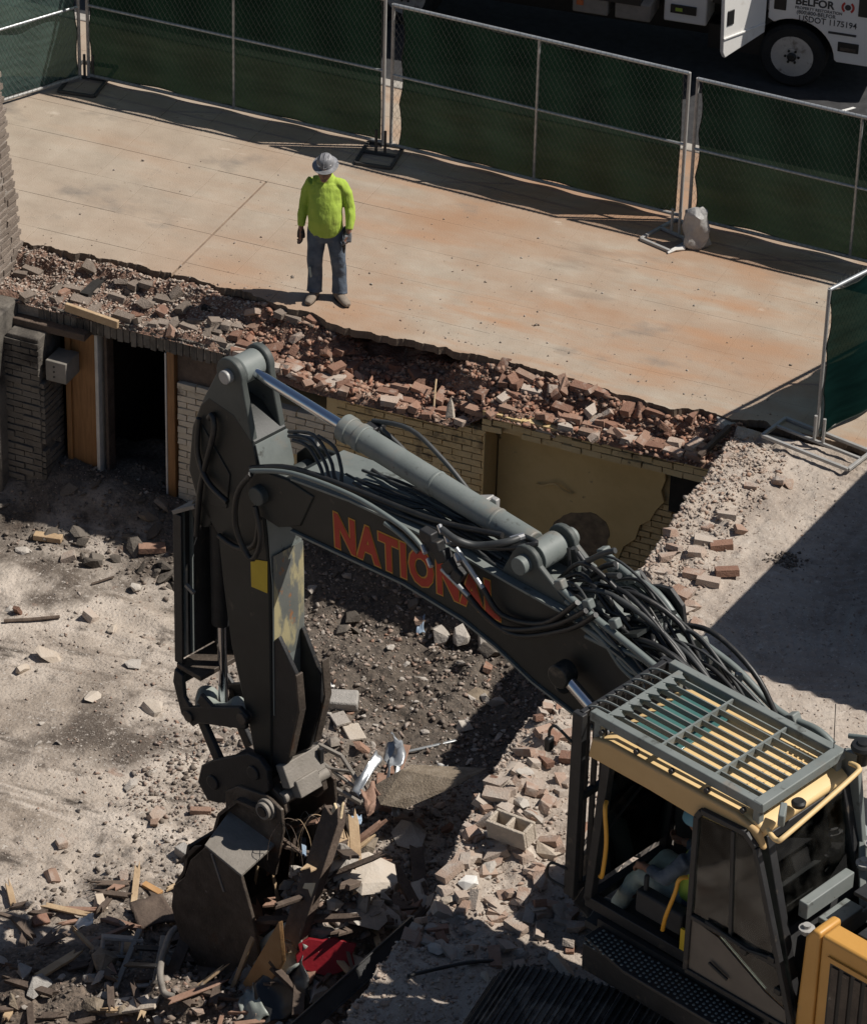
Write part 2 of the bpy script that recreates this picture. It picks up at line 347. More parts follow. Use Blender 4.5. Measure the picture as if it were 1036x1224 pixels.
M['white_bit'] = mat('white scrap', [(.62, .61, .58), (.75, .74, .71)], 6, .8)
M['sack_grey'] = mat('grey green sheet', [(.20, .225, .205), (.31, .335, .305)], 5, .45, .3, 12)
M['sack_black'] = mat('black sheet', [(.012, .012, .012), (.03, .03, .03)], 5, .35, .3, 12)
M['chips'] = mat('mixed chips', [(.10, .08, .065), (.20, .165, .135), (.34, .30, .26), (.27, .15, .10), (.40, .365, .325), (.14, .115, .095), (.52, .49, .45)], 5, .95, .3, 50, island=True)
M['chips_dark'] = mat('soil crumbs', [(.07, .055, .045), (.13, .105, .085), (.21, .175, .145), (.11, .085, .068), (.27, .235, .20)], 5, .95, .3, 50, island=True)
M['chips_red'] = mat('brick chips', [(.25, .105, .065), (.34, .17, .11), (.36, .265, .20), (.31, .135, .08), (.40, .32, .26), (.20, .125, .09)], 5, .95, .3, 50, island=True)
M['chips_pale'] = mat('dusty masonry chips', [(.44, .37, .31), (.37, .30, .245), (.33, .21, .15), (.48, .43, .375), (.30, .245, .205), (.40, .34, .29)], 5, .95, .3, 50, island=True)
M['blocker'] = mat('light blocker paint', [(.10, .14, .18), (.14, .18, .22)], 3, .6)


# ------------------------------------------------------------------ mesh building
class MB:
    def __init__(s):
        s.v = []; s.f = []

    def add(s, vs, fs):
        o = len(s.v); s.v.extend([tuple(v) for v in vs]); s.f.extend([tuple(i + o for i in f) for f in fs]); return s

    def box(s, c, size, rot=None):
        hx, hy, hz = [k / 2 for k in size]
        vs = [Vector((x, y, z)) for x in (-hx, hx) for y in (-hy, hy) for z in (-hz, hz)]
        if rot is not None:
            vs = [rot @ v for v in vs]
        vs = [v + Vector(c) for v in vs]
        return s.add(vs, [(0, 1, 3, 2), (4, 6, 7, 5), (0, 4, 5, 1), (2, 3, 7, 6), (0, 2, 6, 4), (1, 5, 7, 3)])

    def span(s, a, b):
        a = Vector(a); b = Vector(b)
        return s.box((a + b) / 2, [abs(k) for k in (b - a)])

    def beam(s, p0, p1, w, h, up=(0, 0, 1)):
        p0 = Vector(p0); p1 = Vector(p1); d = (p1 - p0); L = d.length; d = d.normalized()
        up = Vector(up)
        if abs(d.dot(up)) > .98: up = Vector((1, 0, 0))
        sx = d.cross(up).normalized(); uz = sx.cross(d)
        return s.box((p0 + p1) / 2, (L, w, h), Matrix((d, sx, uz)).transposed())

    def prism(s, poly, vec):
        n = len(poly); vec = Vector(vec); a = [Vector(p) for p in poly]
        vs = a + [p + vec for p in a]
        fs = [tuple(range(n - 1, -1, -1)), tuple(range(n, 2 * n))] + [(i, (i + 1) % n, n + (i + 1) % n, n + i) for i in range(n)]
        return s.add(vs, fs)

    def fz(s, poly, l0, l1):
        return s.prism([(p[0], l0, p[1]) for p in poly], (0, l1 - l0, 0))

    def tube(s, path, r, n=7, cap=True):
        P = [Vector(p) for p in path]; m_ = len(P)
        rr = r if isinstance(r, (list, tuple)) else [r] * m_
        t = [(P[min(i + 1, m_ - 1)] - P[max(i - 1, 0)]).normalized() for i in range(m_)]
        a = Vector((0, 0, 1)) if abs(t[0].z) < .9 else Vector((1, 0, 0))
        u = t[0].cross(a).normalized(); vs = []
        for i in range(m_):
            u = (u - t[i] * u.dot(t[i])).normalized(); w = t[i].cross(u)
            for k in range(n):
                c = 2 * math.pi * k / n
                vs.append(P[i] + (u * math.cos(c) + w * math.sin(c)) * rr[i])
        fs = [(i * n + k, i * n + (k + 1) % n, (i + 1) * n + (k + 1) % n, (i + 1) * n + k) for i in range(m_ - 1) for k in range(n)]
        if cap:
            fs += [tuple(range(n - 1, -1, -1)), tuple((m_ - 1) * n + k for k in range(n))]
        return s.add(vs, fs)

    def cyl(s, p0, p1, r, n=20):
        return s.tube([p0, p1], r, n)

    def ring(s, p0, p1, ro, ri, n=24):
        p0 = Vector(p0); p1 = Vector(p1); d = (p1 - p0).normalized()
        a = Vector((0, 0, 1)) if abs(d.z) < .9 else Vector((1, 0, 0))
        u = d.cross(a).normalized(); w = d.cross(u); vs = []
        for p, r in ((p0, ro), (p1, ro), (p1, ri), (p0, ri)):
            vs += [p + (u * math.cos(2 * math.pi * k / n) + w * math.sin(2 * math.pi * k / n)) * r for k in range(n)]
        fs = [(j * n + k, j * n + (k + 1) % n, ((j + 1) % 4) * n + (k + 1) % n, ((j + 1) % 4) * n + k) for j in range(4) for k in range(n)]
        return s.add(vs, fs)

    def lathe(s, prof, c, axis=(0, 0, 1), n=24, cap=True):
        c = Vector(c); d = Vector(axis).normalized()
        a = Vector((1, 0, 0)) if abs(d.x) < .9 else Vector((0, 1, 0))
        u = d.cross(a).normalized(); w = d.cross(u); vs = []
        for r, h in prof:
            vs += [c + d * h + (u * math.cos(2 * math.pi * k / n) + w * math.sin(2 * math.pi * k / n)) * r for k in range(n)]
        m_ = len(prof)
        fs = [(i * n + k, i * n + (k + 1) % n, (i + 1) * n + (k + 1) % n, (i + 1) * n + k) for i in range(m_ - 1) for k in range(n)]
        if cap: fs += [tuple(range(n - 1, -1, -1)), tuple((m_ - 1) * n + k for k in range(n))]
        return s.add(vs, fs)

    def sheet(s, P, nu, nv):
        """grid of points P[i*nv+j]"""
        return s.add(P, [(i * nv + j, (i + 1) * nv + j, (i + 1) * nv + j + 1, i * nv + j + 1) for i in range(nu - 1) for j in range(nv - 1)])

    def mesh(s, name, material, smooth=None):
        me = bpy.data.meshes.new(name)
        me.from_pydata(s.v, [], s.f)
        bm = bmesh.new(); bm.from_mesh(me); bmesh.ops.recalc_face_normals(bm, faces=bm.faces); bm.to_mesh(me); bm.free()
        if material: me.materials.append(material)
        if smooth:
            me.polygons.foreach_set('use_smooth', [True] * len(me.polygons)); me.set_sharp_from_angle(angle=R(smooth))
        return me

    def build(s, name, material, parent=None, bevel=0.0, smooth=35, world=False, seg=2):
        if world and parent is not None:
            inv = world_of(parent).inverted(); s.v = [tuple(inv @ Vector(v)) for v in s.v]
        o = bpy.data.objects.new(name, s.mesh(name, material, smooth)); COL.objects.link(o)
        if parent is not None: o.parent = parent
        if bevel:
            b = o.modifiers.new('bevel', 'BEVEL'); b.width = bevel; b.segments = seg; b.limit_method = 'ANGLE'; b.angle_limit = R(40)
        return o


def world_of(o):
    return (world_of(o.parent) if o.parent else Matrix()) @ o.matrix_basis


def tag(o, label=None, cat=None, group=None, kind=None):
    if label: o['label'] = label
    if cat: o['category'] = cat
    if group: o['group'] = group
    if kind: o['kind'] = kind
    return o


def thing(name, label, cat, loc=(0, 0, 0), rz=0.0, group=None):
    o = bpy.data.objects.new(name, None); COL.objects.link(o)
    o.location = loc; o.rotation_euler = (0, 0, rz); o.empty_display_size = .2
    return tag(o, label, cat, group)


def link(name, me, loc=(0, 0, 0), rot=None, scale=(1, 1, 1), parent=None):
    o = bpy.data.objects.new(name, me); COL.objects.link(o)
    o.location = loc; o.scale = scale
    if rot is not None: o.rotation_euler = rot
    if parent is not None: o.parent = parent
    return o


def hull_mesh(name, pts, material):
    bm = bmesh.new()
    for p in pts: bm.verts.new(p)
    r = bmesh.ops.convex_hull(bm, input=bm.verts)
    dead = list({g for g in r['geom_interior'] + r['geom_unused'] if isinstance(g, bmesh.types.BMVert)})
    bmesh.ops.delete(bm, geom=dead, context='VERTS')
    bmesh.ops.recalc_face_normals(bm, faces=bm.faces)
    me = bpy.data.meshes.new(name); bm.to_mesh(me); bm.free()
    if material: me.materials.append(material)
    return me


def rock_pts(rg, flat=.7, n=13):
    pts = []
    for i in range(n):
        v = Vector((rg.gauss(0, 1), rg.gauss(0, 1), rg.gauss(0, 1))).normalized() * rg.uniform(.42, .56)
        pts.append((v.x * rg.uniform(.9, 1.1), v.y * .85, v.z * flat))
    return pts


def brick_pts(rg, L=.205, W=.097, H=.062, broken=0.0, jit=.004):
    pts = []
    for x in (-1, 1):
        for y in (-1, 1):
            for z in (-1, 1):
                px = x * L / 2
                if broken and x > 0: px -= rg.uniform(0, broken) * L
                pts.append((px + rg.uniform(-jit, jit), y * W / 2 + rg.uniform(-jit, jit), z * H / 2 + rg.uniform(-jit, jit)))
    if broken:
        pts.append((L * (.5 - broken * .4), rg.uniform(-.3, .3) * W, rg.uniform(-.3, .3) * H))
    return pts


def chip_field(name, material, xy, zf, smin, smax, seed, flat=.6, lift=.25, parent=None):
    """Thousands of little broken pieces joined into one mesh: nobody could count them."""
    rg = random.Random(seed); ng = np.random.default_rng(seed)
    bases = []
    for k in range(6):
        me = hull_mesh('t', rock_pts(rg, flat, 9), None)
        nv = len(me.vertices); v = np.zeros(nv * 3); me.vertices.foreach_get('co', v)
        me.calc_loop_triangles(); t = np.zeros(len(me.loop_triangles) * 3, int); me.loop_triangles.foreach_get('vertices', t)
        bases.append((v.reshape(-1, 3), t.reshape(-1, 3))); bpy.data.meshes.remove(me)
    n = len(xy); which = ng.integers(0, 6, n)
    size = smin * (smax / smin) ** (ng.random(n) ** 2.2)
    ang = ng.random(n) * 6.283; tilt = ng.normal(0, .35, n)
    z = zf(xy[:, 0], xy[:, 1]) + size * flat * lift
    V = []; T = []; off = 0
    for k in range(6):
        idx = np.nonzero(which == k)[0]
        if not len(idx): continue
        bv, bt = bases[k]; s_ = size[idx][:, None]
        st = ng.uniform(.6, 1.5, (len(idx), 1))
        x = bv[None, :, 0] * s_ * st; y = bv[None, :, 1] * s_; zz = bv[None, :, 2] * s_
        ct, stt = np.cos(tilt[idx])[:, None], np.sin(tilt[idx])[:, None]
        y, zz = y * ct - zz * stt, y * stt + zz * ct
        ca, sa = np.cos(ang[idx])[:, None], np.sin(ang[idx])[:, None]
        X = x * ca - y * sa + xy[idx, 0][:, None]; Y = x * sa + y * ca + xy[idx, 1][:, None]; Z = zz + z[idx][:, None]
        vv = np.stack([X, Y, Z], -1).reshape(-1, 3)
        tt = (bt[None] + (np.arange(len(idx)) * len(bv))[:, None, None]).reshape(-1, 3) + off
        V.append(vv); T.append(tt); off += len(vv)
    V = np.concatenate(V); T = np.concatenate(T)
    me = bpy.data.meshes.new(name)
    me.vertices.add(len(V)); me.vertices.foreach_set('co', V.ravel())
    me.loops.add(len(T) * 3); me.loops.foreach_set('vertex_index', T.ravel().astype(np.int32))
    me.polygons.add(len(T)); me.polygons.foreach_set('loop_start', np.arange(len(T), dtype=np.int32) * 3)
    me.update(); me.validate(); me.materials.append(material)
    o = bpy.data.objects.new(name, me); COL.objects.link(o)
    if parent: o.parent = parent
    o['kind'] = 'stuff'
    return o


def grid_mesh(name, xs, ys, zf, material, smooth=True):
    X, Y = np.meshgrid(xs, ys, indexing='ij'); Z = zf(X, Y)
    V = np.stack([X, Y, Z], -1).reshape(-1, 3); nx, ny = len(xs), len(ys)
    i = np.arange(nx - 1)[:, None] * ny + np.arange(ny - 1)[None]
    F_ = np.stack([i, i + ny, i + ny + 1, i + 1], -1).reshape(-1, 4)
    me = bpy.data.meshes.new(name)
    me.vertices.add(len(V)); me.vertices.foreach_set('co', V.ravel())
    me.loops.add(len(F_) * 4); me.loops.foreach_set('vertex_index', F_.ravel().astype(np.int32))
    me.polygons.add(len(F_)); me.polygons.foreach_set('loop_start', np.arange(len(F_), dtype=np.int32) * 4)
    me.update(); me.validate(); me.materials.append(material)
    if smooth: me.polygons.foreach_set('use_smooth', [True] * len(me.polygons))
    o = bpy.data.objects.new(name, me); COL.objects.link(o)
    return o


def text_mesh(txt, size, material, bold=0.0, sx=1.0, depth=.003, spacing=1.0):
    cu = bpy.data.curves.new('lettering', 'FONT'); cu.body = txt; cu.size = size; cu.offset = bold; cu.extrude = depth / 2; cu.space_character = spacing
    cu.resolution_u = 3
    o = bpy.data.objects.new('lettering', cu); COL.objects.link(o)
    bpy.context.view_layer.update()
    dg = bpy.context.evaluated_depsgraph_get()
    me = bpy.data.meshes.new_from_object(o.evaluated_get(dg)); me.name = 'lettering'
    bpy.data.objects.remove(o); bpy.data.curves.remove(cu)
    for v in me.vertices: v.co.x *= sx
    me.materials.clear(); me.materials.append(material)
    return me


def basis(o, xa, ya):
    xa = Vector(xa).normalized(); za = xa.cross(Vector(ya)).normalized(); ya = za.cross(xa)
    return Matrix((xa, ya, za)).transposed().to_4x4() if o is None else Matrix.Translation(Vector(o)) @ Matrix((xa, ya, za)).transposed().to_4x4()

# ================================================================== THE SETTING
def zf(x, y):                                                   # pit floor
    x = np.asarray(x, float); y = np.asarray(y, float)
    z = -2.62 + 0.10 * fbm(x * .5, y * .5, 3, 3)
    rough = sstep(-.25, .35, fbm(x * .45 + 3.1, y * .45, 9, 3) + .25 * sstep(.5, 2.5, x) - .5 * sstep(.3, -1.2, x))
    z = z + (.022 + .06 * rough) * fbm(x * 3.3, y * 3.3, 5, 5) + (.006 + .02 * rough) * fbm(x * 14, y * 14, 6, 3)
    z = z + (.11 * fbm(x * 1.5, y * 1.5, 13, 4) + .05 * fbm(x * 5, y * 5, 14, 3)) * sstep(.2, 1.4, x) * sstep(-5.6, -4.6, y)
    z = z + (.38 + .2 * fbm(x * 1.4, y * 1.4, 8, 3)) * sstep(-1.65, -.85, y)                     # debris against the wall
    z = z + (.75 + .35 * fbm(x * 1.1, y * 1.1, 12, 3)) * sstep(3.7, 4.75, x) * sstep(-6.6, -5.6, y)   # rubble against the bank
    g = np.exp(-((x - 3.75) / .85) ** 2 - ((y + 7.4) / 1.25) ** 2)
    z = z + g * (.85 + .35 * fbm(x * 1.9, y * 1.9, 21, 4))                                       # the heap under the bucket
    g2 = np.exp(-((x - 1.7) / .9) ** 2 - ((y + 8.0) / .6) ** 2)
    z = z + g2 * (.25 + .25 * fbm(x * 2.2, y * 2.2, 22, 4))
    z = z + .42 * np.exp(-((x - 2.55) / .65) ** 2 - ((y + 8.25) / .38) ** 2) * (1 + .4 * fbm(x * 2.5, y * 2.5, 38, 3))
    s = np.sin((x * .35 + y * .94) * 2 * math.pi / .16 + 2.2 * fbm(x, y, 31, 2))                 # old bucket scrapes
    z = z + .016 * s * sstep(.0, .4, fbm(x * .6 + 9, y * .6, 33, 2))
    r = np.hypot(x + 3.2, y + 10.5)
    z = z + .02 * np.sin(r * 2 * math.pi / .42 + 1.5 * fbm(x, y, 35, 2)) * sstep(.0, .5, fbm(x * .5 + 2, y * .5 + 7, 36, 2)) * sstep(1.5, .3, x)
    z = z + .90 * np.exp(-((x - 3.40) / .52) ** 2 - ((y + 7.22) / .62) ** 2) * (1 + .35 * fbm(x * 2.4, y * 2.4, 37, 3))
    return z


def bank_edge(y):
    y = np.asarray(y, float)
    return 4.72 + .10 * fbm(y * 1.3, y * 0 + 2.2, 41, 4) + .24 * sstep(-7, -8.6, y)


def zb(x, y):                                                   # high ground the excavator stands on
    x = np.asarray(x, float); y = np.asarray(y, float)
    e = bank_edge(y)
    rub = sstep(1.5, .2, x - e)
    z = -.03 + .03 * fbm(x * .7, y * .7, 51, 3) + (.012 + .075 * rub) * fbm(x * 3.4, y * 3.4, 52, 5) + (.008 + .02 * rub) * fbm(x * 13, y * 13, 53, 3)
    z = z + .10 * rub * sstep(-5.2, -6.3, y) * (1 + fbm(x * 1.7, y * 1.7, 55, 3))
    for (cx, cy, rad, wid, per) in ((8.2, -1.0, 2.1, .42, .105), (9.4, -2.6, 3.2, .5, .11), (7.6, -5.6, 2.4, .5, .12)):
        d = np.hypot(x - cx, y - cy); a = np.arctan2(y - cy, x - cx)
        band = sstep(wid, wid * .7, np.abs(d - rad))
        z = z + .012 * band * np.sin(a * rad * 2 * math.pi / per + 3 * fbm(x * .8, y * .8, 57, 2) + (d - rad) * 7)
    z = np.where(x < e, z - np.minimum((e - x) * 9, 2.95), z)
    z = np.where(y > -.42, np.minimum(z, -.02 - .25 * sstep(-.42, -.2, y)), z)
    return z


JX0, JX = -1.6, 0.57
JY = [-.48, .18, .84, 1.50, 2.16, 2.82, 3.48, 4.14, 4.80]
_fx = [-7, -3.26, -1.75, -.7, .0, .54, 1.5, 2.5, 3.3, 3.98, 4.25, 4.7, 9]
_fy = [-.16, -.155, -.12, -.107, -.24, -.366, -.274, -.258, -.33, -.43, -.30, -.30, -.30]


def front_y(x):
    return np.interp(x, _fx, _fy) + .055 * fbm(np.asarray(x) * 3.5, np.asarray(x) * 0, 61, 3) + .030 * np.round(2.2 * fbm(np.asarray(x) * 11, np.asarray(x) * 0, 62, 2)) / 2.2


sidewalk = MB()
sidewalk.span((-8, .10, -.125), (10.5, 4.83, -.012))
sidewalk = tag(sidewalk.build('sidewalk', M['joint'], smooth=None), kind='structure')
for k in range(-11, 20):
    x0 = JX0 + k * JX; x1 = x0 + JX
    for j in range(8):
        y0, y1 = JY[j], JY[j + 1]
        if x1 < -7 or x0 > 9.5: continue
        if j == 0 and x1 < -4.4: continue
        g = .0018 if x0 < -.2 else .0007
        gl = .013 if (k == 0 and j < 4) else g
        gr = .013 if (k == -1 and j < 4) else g
        dz = rnd.uniform(-.002, .002) if x0 < -.2 else rnd.uniform(-.0006, .0006)
        b = MB()
        if j == 0:
            xs = np.linspace(x0 + gl, x1 - gr, 30)
            poly = [(x, float(front_y(x)), -.085) for x in xs] + [(x1 - gr, y1 - g, -.085), (x0 + gl, y1 - g, -.085)]
            poly = [(p[0], p[1], -.085 + dz) for p in poly]
            b.prism(poly, (0, 0, .085))
        else:
            b.span((x0 + gl, y0 + g, -.115 + dz), (x1 - gr, y1 - g, dz))
        fo = b.build('concrete_flag', M['concrete'], sidewalk, bevel=.002 if x0 < -.2 else .0008, smooth=None, seg=1)
        if j == 0:
            fo.data.materials.append(M['slab_edge'])
            for pl in fo.data.polygons:
                if pl.normal.y < -.5: pl.material_index = 1

kerb = tag(MB().span((-40, 4.835, -.4), (60, 5.0, .0)).build('kerb', M['kerb'], bevel=.015), kind='structure')
street = tag(MB().add([(-150, 5.0, -.15), (170, 5.0, -.15), (170, 250, -.15), (-150, 250, -.15)], [(0, 1, 2, 3)]).build('street', M['asphalt'], smooth=None), kind='structure')
ground = MB()
for a, b_ in (((-150, -150), (-7.0, -.5)), ((-7.0, -150), (4.4, -14.0)), ((4.4, -150), (13.5, -13.0)), ((13.5, -150), (170, 4.83))):
    ground.add([(a[0], a[1], -.06), (b_[0], a[1], -.06), (b_[0], b_[1], -.06), (a[0], b_[1], -.06)], [(0, 1, 2, 3)])
ground.add([(-150, -.5, -.06), (-8, -.5, -.06), (-8, 4.83, -.06), (-150, 4.83, -.06)], [(0, 1, 2, 3)])
ground.add([(10.5, -.1, -.06), (13.5, -.1, -.06), (13.5, 4.83, -.06), (10.5, 4.83, -.06)], [(0, 1, 2, 3)])
ground.span((-7.3, -14.3, -3.2), (-7.0, -.5, -.06)); ground.span((-7.3, -14.3, -3.2), (4.7, -14.0, -.06))
tag(ground.build('ground', M['bank'], smooth=None), kind='structure')
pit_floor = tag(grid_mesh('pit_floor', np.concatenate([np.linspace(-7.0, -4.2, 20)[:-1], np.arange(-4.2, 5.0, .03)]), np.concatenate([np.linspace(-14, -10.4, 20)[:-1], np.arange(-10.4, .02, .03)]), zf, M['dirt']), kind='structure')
raised_ground = tag(grid_mesh('raised_ground', np.concatenate([np.arange(4.36, 8.6, .026), np.linspace(8.6, 13.5, 40)]), np.concatenate([np.linspace(-13.0, -11.4, 12)[:-1], np.arange(-11.4, .2, .028)]), zb, M['bank']), kind='structure')


def solve_on(u, v, fn, z0):
    zs = np.arange(.6, -3.3, -.008)
    d = _ray(u, v); P = CAM[None] + d[None] * ((zs - CAM[2]) / d[2])[:, None]
    hit = np.nonzero(fn(P[:, 0], P[:, 1]) >= zs)[0]
    i = hit[0] if len(hit) else len(zs) - 1
    return Vector(P[i])


onpit = lambda u, v: solve_on(u, v, zf, -2.8)
onbank = lambda u, v: solve_on(u, v, zb, 0.0)

# ================================================================== BRICK HELPERS
BRICKS = {}
for key in ('brick', 'brick_dusty', 'brick_old', 'yellow_brick', 'cream_brick', 'grey_brick'):
    rg = random.Random(len(key) * 7)
    whole = [hull_mesh('brick', brick_pts(rg, jit=.005), M[key]) for _ in range(5)]
    half = [hull_mesh('brick', brick_pts(rg, broken=.65, jit=.008), M[key]) for _ in range(6)]
    BRICKS[key] = (whole, half)


def laid_bricks(parent, key, x0, x1, ztop, zbot, yfront, axis='x', skip=0.03, rg=None, keep=None, proud=.006, course=.074, bl=.212):
    """Courses of single bricks on a wall face; every brick an object under the wall."""
    rg = rg or random.Random(5)
    rows = int(round((ztop - zbot) / course)); n = 0
    for j in range(rows):
        z = ztop - (j + .5) * course
        x = x0 - (bl / 2 if j % 2 else 0)
        while x < x1:
            a = max(x, x0); b = min(x + bl, x1); x += bl
            if b - a < .05 or rg.random() < skip: continue
            c = (a + b) / 2
            if keep and not keep(c, z): continue
            me = rg.choice(BRICKS[key][0]); off = rg.uniform(-proud, proud)
            s = (b - a - .010) / .205
            if axis == 'x':
                link('brick', me, (c, yfront + .0485 + off, z), (rg.uniform(-.02, .02), rg.uniform(-.015, .015), rg.uniform(-.02, .02)), (s, 1, 1), parent)
            else:
                link('brick', me, (yfront - .0485 + off, c, z), (rg.uniform(-.02, .02), rg.uniform(-.015, .015), math.pi / 2 + rg.uniform(-.02, .02)), (s, 1, 1), parent)
            n += 1
    return n


# ================================================================== THE BASEMENT WALL UNDER THE PAVEMENT
pier = MB()
pier.span((-1.36, -.43, -3.1), (2.05, -.02, -1.06))
pier.span((.3, -.43, -1.06), (2.05, -.02, -.74))
wall = tag(pier.build('brick_pier', M['yellow_brick'], bevel=.01), 'painted brick pier behind the excavator arm, cream near the doorway and yellow farther along', 'brick pier')
rg = random.Random(3)
laid_bricks(wall, 'cream_brick', -1.37, -.45, -1.05, -2.75, -.452, rg=rg, skip=.02)
laid_bricks(wall, 'cream_brick', -.45, .42, -1.05, -1.6, -.452, rg=rg, skip=.02)
laid_bricks(wall, 'yellow_brick', .42, 2.06, -.74, -1.75, -.452, rg=rg, skip=.02)
side = MB().span((2.045, -.50, -1.9), (2.06, -.155, -.76)).build('side_plaster', M['yellow_plaster'], wall, bevel=.004)

back = MB().span((2.06, -.10, -3.1), (4.45, .05, -.62))
recess = tag(back.build('recessed_wall', M['yellow_brick']), 'yellow plastered recess wall beside the brick pier with soot and missing patches', 'plaster wall')
poly = [(2.07, -.70), (3.86, -.70), (3.84, -.86), (3.86, -1.00), (3.82, -1.14), (3.86, -1.26), (3.78, -1.38), (3.72, -1.52), (3.62, -1.60), (3.58, -1.78), (3.46, -1.90), (3.40, -2.1), (3.30, -2.3), (3.2, -2.7), (2.07, -2.7)]
MB().prism([(p[0], -.152, p[1]) for p in poly], (0, .045, 0)).build('plaster', M['yellow_plaster'], recess, bevel=.006)
laid_bricks(recess, 'yellow_brick', 3.2, 4.45, -1.3, -2.3, -.128, rg=rg, skip=.06)
MB().span((3.90, -.135, -1.36), (4.30, -.12, -.70)).build('burnt_opening', M['soot'], recess)
ptc = []
for i in range(34):
    a = 2 * math.pi * i / 34; r_ = 1 + .38 * float(fbm(math.cos(a) * 1.6 + 5, math.sin(a) * 1.6, 95, 4))
    ptc.append((3.0 + .30 * r_ * math.cos(a), -.158, -1.86 + .26 * r_ * math.sin(a)))
MB().prism(ptc, (0, .02, 0)).build('bare_patch', M['bare'], recess)
lip = []
for i in range(16):
    t = i / 15
    lip.append((2.50 + .40 * t, -.172 - .03 * math.sin(math.pi * t), -1.40 + .05 * math.sin(math.pi * t) - .02 * math.sin(9 * t)))
MB().tube(lip, .012, 5).build('loose_plaster_edge', M['yellow_plaster'], recess)

# painted courses over the recess and over the doorway
lint = MB().span((2.02, -.42, -.735), (4.62, .0, -.50))
lintel = tag(lint.build('brick_lintel', M['yellow_brick'], bevel=.012), 'yellow painted brick lintel with broken lower edge over the plaster recess', 'brick lintel')
laid_bricks(lintel, 'yellow_brick', 2.02, 4.6, -.495, -.74, -.495, rg=rg, skip=.07, proud=.014)
lint = MB().span((-3.4, -.482, -.69), (-.5, .0, -.50))
lintel2 = tag(lint.build('brick_lintel', M['mortar'], bevel=.012), 'grey brick lintel spanning the dark basement doorway', 'brick lintel')
x = -2.9
while x < -.55:                                                  # bricks stood on end
    s = rg.uniform(.9, 1.05)
    link('brick', rg.choice(BRICKS['grey_brick'][0]), (x, -.45 + rg.uniform(-.008, .008), -.60 + rg.uniform(-.012, .01)), (rg.uniform(-.03, .03), math.pi / 2 + rg.uniform(-.03, .03), rg.uniform(-.05, .05)), (s, 1, 1), lintel2)
    x += .076
MB().span((-3.4, -.60, -.745), (-2.35, -.40, -.66)).build('timber_beam', M['wood_dark'], lintel2, bevel=.01)
batten = tag(MB().box((-2.3, -.52, -.46), (.62, .045, .09), Matrix.Rotation(R(4), 3, 'Y') @ Matrix.Rotation(R(-3), 3, 'Z')).build('timber_batten', M['wood_raw'], bevel=.006), 'pale splintered batten lying along the lintel edge over the doorway', 'timber batten')

# doorway
door = thing('doorway', 'dark basement doorway framed by varnished wood with pale edge strips', 'doorway', (-1.85, -.4, -2.6))


def dpart(name, a, b, m_, bev=.006):
    o = MB().span(a, b).build(name, m_, door, bevel=bev, world=True); return o


dpart('wood_panel', (-2.62, -.42, -3.0), (-2.30, -.36, -.70), M['wood_orange'])
dpart('panel_batten', (-2.66, -.46, -3.0), (-2.60, -.36, -.74), M['wood_orange'])
dpart('jamb', (-2.315, -.46, -3.0), (-2.275, -.30, -.70), M['white_trim'])
dpart('jamb', (-2.235, -.40, -3.0), (-2.20, -.25, -.70), M['wood_dark'])
dpart('jamb', (-1.475, -.475, -3.0), (-1.39, -.25, -.70), M['wood_orange'])
dpart('edge_strip', (-1.498, -.48, -3.0), (-1.478, -.40, -.72), M['white_trim'], .003)
dpart('header', (-1.39, -.40, -1.06), (-.6, -.2, -.72), M['wood_dark'])
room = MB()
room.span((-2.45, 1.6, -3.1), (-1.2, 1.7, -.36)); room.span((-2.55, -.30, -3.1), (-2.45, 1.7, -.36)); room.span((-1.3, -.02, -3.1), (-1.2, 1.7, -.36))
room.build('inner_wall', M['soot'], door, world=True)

# left bay
lp = tag(MB().span((-3.16, -.78, -3.1), (-2.79, -.30, -.74)).build('brick_pier', M['grey_brick'], bevel=.01), 'white painted brick pier with dark streaks, left of the wooden door panel', 'brick pier')
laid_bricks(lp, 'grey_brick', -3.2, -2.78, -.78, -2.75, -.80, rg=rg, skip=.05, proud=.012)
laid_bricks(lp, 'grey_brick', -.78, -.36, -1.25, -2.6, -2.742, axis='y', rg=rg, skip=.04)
bx_ = thing('wall_box', 'greyish white metal box with screw holes fixed beside the white brick pier', 'electrical box', (-2.7, -.6, -1.1))
MB().span((-2.738, -.74, -1.22), (-2.50, -.44, -.98)).build('housing', M['white_shaded'], bx_, bevel=.008, world=True)
for zz in (-1.04, -1.10, -1.16):
    MB().cyl((-2.64, -.745, zz), (-2.64, -.739, zz), .012, 8).build('screw_hole', M['black'], bx_, world=True)
sidew = tag(MB().span((-7.0, -.95, -3.1), (-3.18, .0, -.50)).build('side_wall', M['grey_brick'], bevel=.02), 'dark masonry at the far left end of the basement wall', 'wall')
tag(MB().span((4.66, -.80, -3.1), (4.9, .2, -.2)).build('end_wall', M['core']), 'stub of rubble wall where the basement meets the raised ground', 'wall')

for o in (wall, recess, lintel, lintel2, door, lp, bx_, sidew, batten): o.location = o.location + Vector((.135, -.30, .198))

